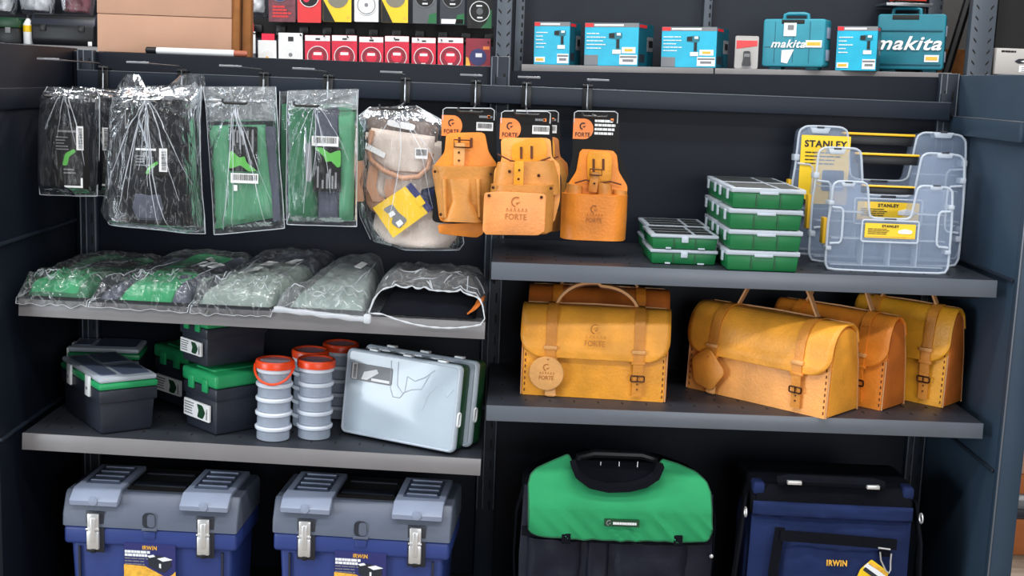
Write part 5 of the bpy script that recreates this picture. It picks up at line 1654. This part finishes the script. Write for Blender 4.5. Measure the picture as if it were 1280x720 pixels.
PXM = FPX / (RY + 2.9)          # pixels per metre at the rack
TB = 'teal power tool cartons'
def tool_carton(label, px0, px1, px2, pyt, pyb, kind, dep=.20):
    th = math.asin(min(.9, (px2 - px1) / PXM / dep))
    w = (px1 - px0) / PXM / math.cos(th)
    h = (pyb - pyt) / PXM * .99
    t = rear_item('power_tool_carton', label, 'carton', px0, .10, -th, TB)
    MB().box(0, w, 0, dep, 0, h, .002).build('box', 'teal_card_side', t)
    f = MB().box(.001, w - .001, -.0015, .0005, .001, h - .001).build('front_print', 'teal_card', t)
    MB().box(.001, w - .001, -.0022, -.001, h * .90, h - .001).build('print', 'print_grey', f)
    MB().box(.002, w * .16, -.003, -.002, h * .90, h * .99).build('print', 'red_print', f)
    lines(f, .01, w * .42, -.003, h * .76, 5, h * .085, 'print_white', .25, len(label), ragged=.5)
    MB().box(w * .18, w * .72, -.003, -.002, h * .925, h * .965).build('print', 'print_white', f)
    # drill picture
    cx, cz, s = (w * .60, h * .70, h * .16) if kind != 'impact' else (w * .76, h * .74, h * .14)
    MB().prism(smooth_poly([(cx - s * 1.2, cz - s * .35), (cx - s * 1.2, cz + s * .35), (cx - s * .3, cz + s * .5), (cx + s * .8, cz + s * .45), (cx + s * .8, cz - s * .3), (cx + s * .35, cz - s * .5), (cx + s * .5, cz - s * 2.0), (cx - s * .1, cz - s * 2.0), (cx - s * .1, cz - s * .5)], .15), -.0032, -.0018).build('print', 'teal_plastic', f)
    MB().box(cx - s * 1.2, cx - s * .35, -.0040, -.003, cz - s * .32, cz + s * .36).build('print', 'print_black', f)
    MB().box(cx - .0, cx + s * .42, -.004, -.003, cz - s * 1.8, cz - s * .5).build('print', 'print_black', f)
    MB().box(cx - s * .6, cx + s * .7, -.0040, -.003, cz - s * 2.6, cz - s * 2.0).box(cx, cx + s * .6, -.0042, -.003, cz + s * .05, cz + s * .4).build('print', 'print_white', f)
    MB().box(w * .66, w - .004, -.0036, -.002, h * .04, h * .26).build('print', 'print_white', f)
    MB().box(w * .67, w - .006, -.0042, -.003, h * .19, h * .235).build('print', 'print_grey', f)
    MB().box(w * .72, w * .92, -.0042, -.003, h * .10, h * .16).build('print', 'print_grey', f)
    y = MB().box(w * .70 if kind != 'impact' else .006, w * .95 if kind != 'impact' else w * .32, -.0036, -.002, h * (.30 if kind != 'impact' else .06), h * (.44 if kind != 'impact' else .18)).build('price_sticker', 'print_white', f)
    MB().box(w * .75 if kind != 'impact' else .012, w * .90 if kind != 'impact' else w * .28, -.0042, -.003, h * (.34 if kind != 'impact' else .09), h * (.40 if kind != 'impact' else .15)).build('print', 'label_gold', y)
    if kind != 'impact':
        MB().box(.002, w * .26, -.0036, -.002, .002, h * .25).build('print', 'print_grey', f)
    # side print
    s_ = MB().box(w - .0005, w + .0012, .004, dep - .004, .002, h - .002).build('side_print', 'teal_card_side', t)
    MB().box(w + .001, w + .002, .006, dep * .5, h * .9, h * .97).build('print', 'red_print', s_)
    MB().box(w + .001, w + .002, dep * .55, dep - .012, h * .36, h * .70).build('print', 'print_grey', s_)
    MB().box(w + .0015, w + .0026, dep * .66, dep - .02, h * .46, h * .62).build('print', 'print_black', s_)
    MB().box(w + .001, w + .002, .01, dep * .4, h * .1, h * .28).build('print', 'dark_slate_plastic', s_)
    return t
tool_carton('teal power tool carton beside the slotted post, with yellow sticker low in its corner', 667, 711, 727, 25.5, 78.5, 'impact', .20)
tool_carton('teal drill carton standing between the post-side carton and its twin', 730, 795, 820, 28, 81, 'drill', .26)
tool_carton('teal drill carton standing next to the small red and white blister pack', 826, 891, 916, 33, 83, 'drill', .26)

t = rear_item('blister_pack', 'small clear blister pack with red and white card between teal carton and case', 'package', 918, .06, 0)
w, h = 29 / PXM, 40 / PXM
MB().prism(rrect(0, w, 0, h, .008), 0, .004).build('card', 'grey_card', t)
MB().prism([(.006, h * .60), (w - .006, h * .70), (w - .006, h * .86), (.006, h * .86)], -.0012, .0005).build('print', 'red_print', t)
MB().prism(smooth_poly([(w * .30, .012), (w * .70, .012), (w * .66, h * .30), (w * .64, h * .54), (w * .36, h * .54), (w * .36, h * .30)]), -.012, -.0005).build('bit', 'black_plastic', t)
MB().box(w * .38, w * .62, -.0135, -.011, h * .36, h * .46).build('collar', 'print_grey', t)
MB().prism(rrect(.004, w - .004, .003, h * .9, .008), -.02, -.018, 'xz').build('blister', 'clear_blister', t)

def tool_case(label, px0, px1, px2, pyt, pyb, logo_x, logo_w, logo_z, yd, dep=.12, big=False):
    th = math.asin(min(.9, (px2 - px1) / PXM / dep))
    w = (px1 - px0) / PXM / math.cos(th)
    h = (pyb - pyt) / PXM
    t = rear_item('power_tool_case', label, 'tool case', px0, yd, -th, 'teal moulded tool cases')
    sh = 'teal_plastic' if big else 'teal_plastic_light'
    hb = h * .90
    MB().prism(rrect(0, w, .012, hb, .014), 0, dep * .5 - .001, 'xz', .006, 3).build('front_shell', sh, t)
    MB().prism(rrect(0, w, .012, hb, .014), dep * .5 + .001, dep, 'xz', .006, 3).build('rear_shell', 'teal_plastic', t)
    mb = MB()
    if big:
        MB().box(.012, w - .012, -.004, .002, hb * .70, hb * .73, .001).build('moulded_rib', 'teal_card_side', t)
        mb.box(.012, w - .012, -.004, .002, hb * .12, hb * .15, .001)
    else:
        for f in (.20, .50, .76):
            mb.box(w * f - .001, w * f + .001, -.002, .002, .03, hb * .94)
        mb.box(.008, w - .008, -.002, .002, hb * .44, hb * .45)
    mb.build('moulded_pattern', 'teal_card_side', t)
    # carry handle
    hx0, hx1 = (w * .28, w * .68) if not big else (w * .2, w * .62)
    MB().tube([(hx0, dep * .5, hb * .96), (hx0 + .004, dep * .5, h * .985), (hx0 + .02, dep * .5, h), (hx1 - .02, dep * .5, h), (hx1 - .004, dep * .5, h * .985), (hx1, dep * .5, hb * .96)], .009, 8).build('handle', sh, t)
    MB().box(hx0 + .004, hx1 - .004, -.0015, .004, hb * .90, hb * .985, .002).build('handle_recess', 'dark_interior', t)
    for zz in (.18, .62):
        MB().box(w - .002, w + .006, dep * .3, dep * .7, hb * zz, hb * zz + .05, .002).build('latch', 'pale_slate_plastic', t)
    MB().box(w * .1, w * .3, dep * .2, dep * .8, 0.0002, .013, .002).box(w * .7, w * .9, dep * .2, dep * .8, .0002, .013, .002).build('foot', 'teal_plastic', t)
    text('makita', w * logo_w, hb * (.24 if big else .16), 'print_white', t, (w * logo_x, -.0055 if big else -.003, hb * logo_z), shear=.32, bold=.02, ext=.001)
    x0, x1, z0, z1 = (w * .72, w * .93, hb * .18, hb * .30) if big else (w * .70, w * .96, hb * .44, hb * .58)
    s = MB().box(x0, x1, -.0035, -.001, z0, z1).build('price_sticker', 'print_white', t)
    MB().box(x0 + .006, x1 - .006, -.0042, -.003, z0 + .008, z1 - .008).build('print', 'label_gold', s)
    if not big:
        s = MB().box(w * .34, w * .54, -.0035, -.001, hb * .66, hb * .92).build('paper_sticker', 'print_white', t)
        MB().box(w * .40, w * .50, -.0042, -.003, hb * .78, hb * .88).build('print', 'print_grey', s)
        MB().prism([(w * .32, hb * .14), (w * .42, hb * .12), (w * .52, hb * .40), (w * .32, hb * .38)], -.0035, -.001).build('paper_sticker', 'print_white', t)
    return t
tool_case('small teal moulded tool case with white stickers, beside the small blister pack', 952, 1021, 1036, 18, 86, .42, .56, .51, .07, .13)
tool_case('large teal moulded tool case with big white lettering at the shelf end', 1094, 1171, 1185, 7, 87, .46, 1.0, .50, .20, .15, True)
t = tool_carton('teal power tool carton standing in front of the large moulded case', 1038, 1083, 1097, 34, 88, 'impact', .14)
t.location.y -= .095

# orange case on the shelf above
p = W_(1108, 3, RY + .2)
t = thing('shelf', 'upper board of the far rack, seen at the picture top above the large teal case', 'shelf', (p.x, RY + .2, p.z))
MB().box(0, .22, -.0, .2, -.012, 0, .002).build('deck', 'rack_metal', t)
MB().box(0, .22, -.004, 0, -.014, .001, .001).build('front_lip', 'steel_wire', t)
t = thing('orange_case', 'orange case on the upper board of the far rack', 'tool case', (p.x + .05, RY + .22, p.z + .001))
MB().box(0, .15, 0, .12, .012, .16, .008).build('body', 'orange_red', t)
MB().box(.012, .138, -.004, .002, .03, .05, .002).build('band', 'black_plastic', t)
MB().box(.004, .146, .01, .11, 0, .013, .002).build('foot', 'black_plastic', t)

# long white carton on the neighbouring rack
p = W_(1240, 92.5, RY + .02)
t = thing('shelf', 'dark shelf of the far rack holding the long white tool carton', 'shelf', (2.24, RY, p.z - .002))
MB().box(0, 1.1, -.02, .045, -.03, 0, .002).build('deck', 'rack_dark', t)
MB().box(0, 1.1, -.022, -.02, -.032, .001, .001).build('front_lip', 'rack_metal', t)
t = thing('tool_carton', 'long white tool carton with a black tool printed on it, behind the side panel', 'carton', (p.x, RY - .01, p.z))
MB().box(0, .36, 0, .05, 0, .118, .002).build('box', 'grey_card', t)
MB().prism(smooth_poly([(.085, .060), (.105, .073), (.20, .072), (.28, .082), (.33, .070), (.28, .050), (.18, .058), (.105, .050)], .2), -.0012, .0005).build('print', 'dark_slate_plastic', t)
MB().prism(smooth_poly([(.112, .061), (.13, .066), (.18, .065), (.18, .060), (.13, .057)], .2), -.0018, .0).build('print', 'print_white', t)
lines(t, .022, .09, -.001, .108, 1, .016, 'print_black', .5, 2, ragged=0)
MB().box(.11, .30, -.0012, .0005, .012, .042).build('print_panel', 'print_white', t)
lines(t, .12, .28, -.0018, .036, 3, .009, 'print_grey', .3, 3)

# brown carton seen through the rack end
t = thing('brown_carton', 'brown carton in the gap behind the rack brace', 'carton', (2.12, 3.55, 1.0))
MB().box(0, .5, 0, .3, 0, .74, .003).build('box', 'cardboard_edge', t)
MB().box(.2, .3, -.001, .0005, 0, .70).build('tape', 'cardboard', t)
t2 = thing('side_table', 'grey steel stand under the brown carton behind the rack', 'table', (2.12, 3.55, 0))
MB().box(-.02, .52, -.02, .34, .97, .9995, .003).build('top', 'rack_metal', t2)
for x in (0, .48):
    for y in (0, .30):
        MB().box(x, x + .025, y, y + .025, 0, .97, .002).build('leg', 'rack_metal', t2)

# ---------------------------------------------------- disc and blade packs
BY = RY + .12
t = thing('peg_rail', 'black rail with pegs between the two rows of disc packs', 'rail', (0, RY, 0))
q0, q1 = W_(318, 35, BY + .1), W_(617, 43, BY + .1)
MB().box(q0.x, q1.x, .205, .235, q0.z - .045, q1.z + .035, .003).build('bar', 'slot_black', t)
for k in range(11):
    x = q0.x + .02 + (q1.x - q0.x - .04) * k / 10
    MB().box(x - .022, x + .022, .19, .206, q0.z - .02, q0.z + .015, .003).build('ticket', 'black_plastic', t)
    MB().tube([(x, .205, q0.z - .022), (x, .10, q0.z - .030), (x, .09, q0.z - .024)], .003, 6).build('peg', 'black_clip', t)

def pack(label, px0, px1, py0, py1, kind, group, yd=0, name='disc_pack'):
    a, b = at(px0, py1, BY + yd), at(px1, py0, BY + yd)
    w, h = b.x - a.x, b.z - a.z
    t = thing(name, label, 'package', (a.x, BY + yd, a.z), (0, -.018, 0), group)
    cm = {'red': 'red_card', 'white': 'white_paper', 'yellow': 'label_yellow', 'greyred': 'maroon', 'redblack': 'red_print', 'grey': 'disc_grey', 'greygreen': 'dark_slate_plastic', 'blackgreen': 'card_black', 'redblue': 'dark_red_card', 'cream': 'white_paper', 'pink': 'print_white'}[kind]
    MB().prism(rrect(0, w, 0, h, .003), 0, .004).build('card', cm, t)
    def disc(cx, cz, r, m, y=-.001, n='disc', ring=None):
        M = Matrix.Translation((cx, y, cz)) @ Matrix.Rotation(PI / 2, 4, 'X')
        d = MB().lathe([(r * .12, -.001), (r, -.001), (r, .0012), (r * .12, .0012)], 32, M=M).build(n, m, t)
        if ring:
            MB().tube([(cx + r * math.cos(k * PI / 16), y - .001, cz + r * math.sin(k * PI / 16)) for k in range(32)], .0022, 5, True).build('rim', ring, d)
        return d
    r = min(w, h) * .40
    if kind == 'red':
        MB().prism([(0.001, h * .84), (w - .001, h * .84), (w - .001, h - .001), (.001, h - .001)], -.001, .0005).build('header', 'print_white', t)
        MB().box(w * .42, w * .60, -.0016, -.0005, h * .87, h * .92).build('hang_slot', 'print_black', t)
        d = disc(w * .5, h * .40, r, 'dark_red_card', ring='print_white')
        d2 = disc(w * .5, h * .40, r * .58, 'red_card', -.0024, 'centre_label')
        MB().box(w * .5 - r * .4, w * .5 + r * .4, -.0042, -.0032, h * .44, h * .52).box(w * .5 - r * .25, w * .5 + r * .2, -.0042, -.0032, h * .18, h * .23).build('print', 'print_white', d2)
    elif kind in ('white', 'pink', 'cream'):
        d = disc(w * .5, h * .42, r, 'print_grey' if kind == 'white' else 'print_white', ring='print_white')
        disc(w * .5, h * .42, r * .86, 'white_paper', -.0024, 'paper_disc')
        disc(w * .5, h * .42, r * .2, 'label_gold' if kind == 'cream' else 'print_grey', -.0034, 'hub')
        if kind == 'pink':
            MB().box(w * .4, w * .62, -.0016, -.0005, h * .78, h * .9).build('hang_slot', 'print_black', t)
        if kind == 'cream':
            MB().box(w * .2, w * .9, .001, .003, h, h * 1.22).build('header', 'red_card', t)
    elif kind == 'yellow':
        MB().prism([(.0005, .0005), (.0005, h * .55), (w * .42, .0005)], -.001, .0005).build('print', 'card_black', t)
        d = disc(w * .52, h * .62, r * .95, 'blade_steel')
        MB().prism([(w * .2, h * .56), (w * .8, h * .72), (w * .8, h * .75), (w * .2, h * .62)], -.0036, -.002).build('print', 'print_white', d)
        MB().box(w * .84, w * .93, -.001, .0005, h * .08, h * .14).build('print', 'label_gold', t)
    elif kind == 'greyred':
        disc(w * .42, h * .72, r * .8, 'label_navy', ring='print_grey')
        MB().box(w * .3, w * .6, -.0034, -.002, h * .74, h * .9).build('print', 'print_white', t)
        lines(t, w * .15, w * .9, -.001, h * .40, 4, h * .08, 'red_print', .6, 2)
    elif kind == 'redblack':
        d = disc(w * .5, h * .62, r * 1.0, 'card_black', ring='print_white')
        disc(w * .38, h * .58, r * .35, 'red_card', -.0024, 'centre_label')
        MB().box(w * .62, w * .8, -.003, -.002, h * .68, h * .76).build('print', 'print_white', d)
    elif kind in ('grey', 'greygreen', 'blackgreen'):
        d = disc(w * .5, h * .62 if kind != 'blackgreen' else h * .5, r, 'card_black', ring='print_grey' if kind != 'blackgreen' else 'print_white')
        cz = h * .62 if kind != 'blackgreen' else h * .5
        disc(w * .5, cz, r * .34, 'disc_grey', -.0024, 'hub')
        MB().box(w * .36, w * .6, -.003, -.002, cz + r * .48, cz + r * .62).box(w * .4, w * .62, -.003, -.002, cz - r * .7, cz - r * .55).build('print', 'print_white', d)
        g = [(w * .62, .001), (w - .001, .001), (w - .001, h * .26), (w * .70, h * .22)] if kind != 'blackgreen' else [(w * .55, .001), (w - .001, .001), (w - .001, h * .55), (w * .86, h * .5), (w * .80, h * .2)]
        MB().prism(g, -.0016, .0005).build('print', 'green_plastic', t)
        if kind == 'greygreen':
            MB().box(w * .05, w * .95, -.0016, .0005, .002, h * .12).build('price_sticker', 'print_white', t)
    elif kind == 'redblue':
        disc(w * .5, h * .42, r * .85, 'label_navy')
        MB().box(w * .4, w * .66, -.0036, -.002, h * .42, h * .54).build('print', 'print_white', t)
        MB().prism([(.001, .001), (w * .25, .001), (w * .1, h * .4), (.001, h * .42)], -.0012, .0005).build('print', 'label_gold', t)
        MB().box(w * .7, w * .95, -.0012, .0005, h * .66, h * .76).build('print', 'logo_orange', t)
    # clear sleeve in front
    MB().prism(rrect(-.001, w + .001, -.001, h + .001, .004), -.0075, -.0065).build('sleeve', 'clear_blister', t)
    return t
UG, DG = 'disc packs in the upper row', 'disc packs in the lower row'
U = [(336, 370, 27, 'greyred', 'grey and red disc pack at the row end by the silver bag, upper row'),
     (372, 402, 28, 'redblack', 'red and black disc pack with one red spot, upper row'),
     (404, 440, 27, 'yellow', 'yellow saw blade pack next to the red and black pack'),
     (443, 474, 27, 'white', 'plain white disc pack between the two yellow blade packs'),
     (477, 511, 28, 'yellow', 'yellow saw blade pack next to the grey disc pack'),
     (516, 547, 29, 'grey', 'grey disc pack with a green corner, next to a yellow blade pack'),
     (550, 582, 30, 'greygreen', 'dark disc pack with a white strip along its foot, upper row'),
     (584, 616, 35, 'blackgreen', 'black and green disc pack hanging lowest, beside the slotted post')]
for x0, x1, yb, k, l in U:
    pack(l, x0, x1, -22 if k != 'blackgreen' else -6, yb, k, UG, name='blade_pack' if k == 'yellow' else 'disc_pack')
D = [(323, 346, 51, 'cream', 'small white disc pack with red header, by the carton'),
     (348.5, 379, 42, 'pink', 'white disc pack with black hang slot, next to the first red one'),
     (381.5, 413.5, 45, 'red', None), (415, 447, 45, 'red', None), (449, 480, 47, 'red', None), (481, 512, 46, 'red', None), (514.5, 545.5, 48, 'red', None), (547, 580, 48, 'red', None),
     (582, 614, 49, 'redblue', 'dark red disc pack with blue disc, beside the slotted post, lower row')]
on = ['first', 'second', 'third', 'fourth', 'fifth', 'sixth']
i = 0
for x0, x1, yt, k, l in D:
    if l is None:
        l = 'red disc pack with white header, %s along from the white packs' % on[i]
        i += 1
    pack(l, x0, x1, yt, 88, k, DG)
t = pack('disc pack with red band, half hidden behind the edge of the carton', 300, 320, 40, 88, 'cream', DG, .03)

# ---------------------------------------------------- far left: bags and black cases on the rack
def far_bag(label, px0, px1, m, pyb, seed):
    a, b = at(px0, pyb, RY + .3), at(px1, -25, RY + .3)
    w, h = b.x - a.x, b.z - a.z
    t = thing('hanging_bag', label, 'bag', (a.x, RY + .3, a.z), (0, 0, 0), 'shiny bags hanging on the far rack')
    bulge([((0, h), (w, h)), ((-.01, h * .6), (w + .01, h * .6)), ((0.006, .004), (w - .006, .004))], .05, 0, 2.4, 18, 18, wob=.02, seed=seed).build('contents', m, t)
    film_bag(t, [((0, h), (w, h)), ((-.014, h * .6), (w + .014, h * .6)), ((0, 0), (w, 0))], .06, seed, hang=(w / 2, h), m='clear_bag_dense', nu=24, nv=30, seam=False, amp=.012)
    return t
far_bag('shiny silver bag hanging at the picture edge above the green case', -4, 18, 'silver_bag', 18, 2)
far_bag('shiny silver and grey bag hanging above the black case', 28, 66, 'silver_bag', 17, 6)
far_bag('shiny maroon bag hanging next to the cardboard carton', 80, 116, 'maroon', 20, 9)
far_bag('shiny silver bag with dark red contents, on the other side of the carton', 311, 334, 'silver_bag', 20, 12)

p = at(-14, 55, RY)
t = thing('shelf', 'shelf of the far rack holding the black case, behind the left side panel', 'shelf', (p.x, RY, at(60, 56.5, RY).z))
zs = t.location.z
MB().box(0, 1.2, -.0, .3, -.02, 0, .002).build('deck', 'rack_metal', t)
MB().box(0, 1.2, -.004, 0, -.03, .001, .001).build('front_lip', 'price_strip', t)
a, b = at(36, 55, RY), at(116, 18, RY)
t = thing('black_case', 'rounded black tool case on the far rack beside the cardboard carton', 'tool case', (a.x, RY + .02, zs + .001))
w, h = b.x - a.x, at(60, 17, RY).z - zs
MB().prism(smooth_poly([(0, h * .2), (.012, 0), (.15, 0), (.15, h * .8), (.11, h), (.03, h), (0, h * .62)], .2), .004, w - .004, 'yz', .008, 3).build('body', 'black_plastic', t)
MB().prism(smooth_poly([(-.003, h * .60), (.03, h * .99), (.11, h + .004), (.152, h * .82), (.152, h * .60)], .2), 0, w, 'yz', .006, 3).build('lid', 'graphite_plastic', t)
for f in (.2, .8):
    MB().box(w * f - .014, w * f + .014, -.007, .0, h * .45, h * .66, .002).build('latch', 'black_clip', t)
MB().box(w - .03, w - .012, -.004, .0, .002, .022, .001).build('sticker', 'white_paper', t)
a, b = at(-12, 52, RY), at(21, 22, RY)
t = thing('green_case', 'dark case with green lid on the far rack, cut by the picture edge', 'tool case', (a.x, RY + .02, zs + .001))
w, h = b.x - a.x, b.z - zs
MB().box(0, w, 0, .13, 0, h * .6, .006).build('body', 'black_plastic', t)
MB().box(-.002, w + .002, -.003, .133, h * .6, h, .008).build('lid', 'dark_green_plastic', t)
MB().box(w * .5, w * .7, -.006, 0, h * .4, h * .62, .002).build('latch', 'print_grey', t)
a, b = at(23.5, 52, RY), at(35, 18, RY)
t = thing('white_bottle', 'white bottle with yellow label between the green and black cases', 'bottle', ((a.x + b.x) / 2, RY + .06, zs + .001))
r, h = (b.x - a.x) / 2, b.z - zs
MB().lathe([(r * .9, 0), (r, .004), (r, h * .68), (r * .6, h * .8), (r * .4, h * .84), (r * .4, h * .88)], 20).build('body', 'print_white', t)
MB().lathe([(r * .5, h * .881), (r * .5, h * .99), (r * .4, h)], 16).build('cap', 'black_plastic', t)
MB().lathe([(r * 1.01, h * .42), (r * 1.02, h * .43), (r * 1.02, h * .63), (r * 1.01, h * .64)], 20).build('label', 'label_yellow', t)

# ---------------------------------------------------- cartons on the floor beyond the right post
t = thing('floor_carton', 'orange-brown carton on the wooden floor beyond the side panel', 'carton', (1.64, 1.14, .0005))
MB().box(0, .5, 0, .4, 0, .125, .003).build('box', 'cardboard_orange', t)
MB().box(.0, .5, .17, .23, .125, .1258).build('tape', 'cardboard', t)
t = thing('dark_tray', 'dark tray on the orange-brown carton beyond the side panel', 'tray', (1.63, 1.14, .1265))
MB().box(0, .5, 0, .4, 0, .006, .002).box(0, .5, 0, .008, .006, .032, .002).box(0, .008, .0, .4, .006, .032, .002).box(0, .5, .392, .4, .006, .032, .002).box(.492, .5, 0, .4, .006, .032, .002).build('tray', 'dark_slate_plastic', t)
t = thing('white_package', 'pale wrapped package in the dark tray beyond the side panel', 'package', (1.66, 1.18, .1345))
bulge([((0, .075), (.44, .075)), ((-.004, .04), (.444, .04)), ((0, 0), (.44, 0))], .02, .0, 6, 16, 10, wob=.01, back=.3).build('wrap', 'silver_bag', t)
MB().box(.05, .39, -.021, -.018, .02, .05, .001).build('label', 'print_grey', t)
t = thing('upper_carton', 'brown carton on top of the pale package beyond the side panel', 'carton', (1.64, 1.15, .2105))
MB().box(0, .48, 0, .36, 0, .065, .003).build('box', 'cardboard_orange', t)
MB().box(0, .48, .15, .20, .065, .0658).build('tape', 'cardboard_edge', t)
t = thing('tan_carton', 'tan carton topmost of the pile beyond the side panel', 'carton', (1.64, 1.16, .277))
MB().box(0, .48, 0, .36, 0, .34, .003).build('box', 'cardboard', t)
MB().box(.2, .26, -.001, .36, .34, .3408).build('tape', 'cardboard_edge', t)

# ================================================================== LIGHT
def area(name, loc, rot, sx, sy, e, c):
    l = bpy.data.lights.new(name, 'AREA')
    l.shape = 'RECTANGLE'
    l.size, l.size_y = sx, sy
    l.energy = e
    l.color = c
    o = bpy.data.objects.new(name, l)
    COL.objects.link(o)
    o.location = loc
    o.rotation_euler = rot
    return o
for x, y in [(x, y) for y in (-2.4, -1.1) for x in (-1.6, .1, 1.8)]:
    area('ceiling_or_fill_lamp', (x, y, 3.2), (0, 0, 0), 1.3, .22, 24, (1, .98, .95))
for x in (-1.5, .6, 2.4):
    area('ceiling_or_fill_lamp', (x, 1.9, 3.2), (0, 0, 0), 1.3, .22, 50, (1, .98, .95))
area('ceiling_or_fill_lamp', (2.2, 4.0, 3.22), (0, 0, 0), .9, .22, 16, (1, .98, .95))  # added fill light, brightens the wall in the gap behind the racks
area('window_daylight', (-4.7, -3.2, 1.45), (math.radians(90), 0, math.radians(-62)), 2.6, 1.9, 210, (.86, .94, 1))
area('window_daylight', (1.6, -5.6, 1.7), (math.radians(90), 0, math.radians(6)), 3.0, 1.6, 90, (.95, .97, 1))
wd = bpy.data.worlds.new('world')
scene.world = wd
wd.use_nodes = True
wd.node_tree.nodes['Background'].inputs[0].default_value = (.75, .85, 1, 1)
wd.node_tree.nodes['Background'].inputs[1].default_value = .13

# ================================================================== CAMERA
cd = bpy.data.cameras.new('camera')
cam = bpy.data.objects.new('camera', cd)
COL.objects.link(cam)
cd.sensor_width = 36
cd.lens = 36 * FPX / 1280
cd.clip_start = .05
B_ = -FW
cam.matrix_world = Matrix(((RT.x, UP.x, B_.x, CAM.x), (RT.y, UP.y, B_.y, CAM.y), (RT.z, UP.z, B_.z, CAM.z), (0, 0, 0, 1)))
scene.camera = cam
scene.view_settings.view_transform = 'Standard'
scene.view_settings.look = 'None'
scene.view_settings.gamma = 1
scene.view_settings.use_curve_mapping = False
scene.view_settings.exposure = 0
try:
    scene.cycles.transparent_max_bounces = 24
    scene.cycles.max_bounces = 8
    scene.cycles.sample_clamp_indirect = 4
except Exception:
    pass
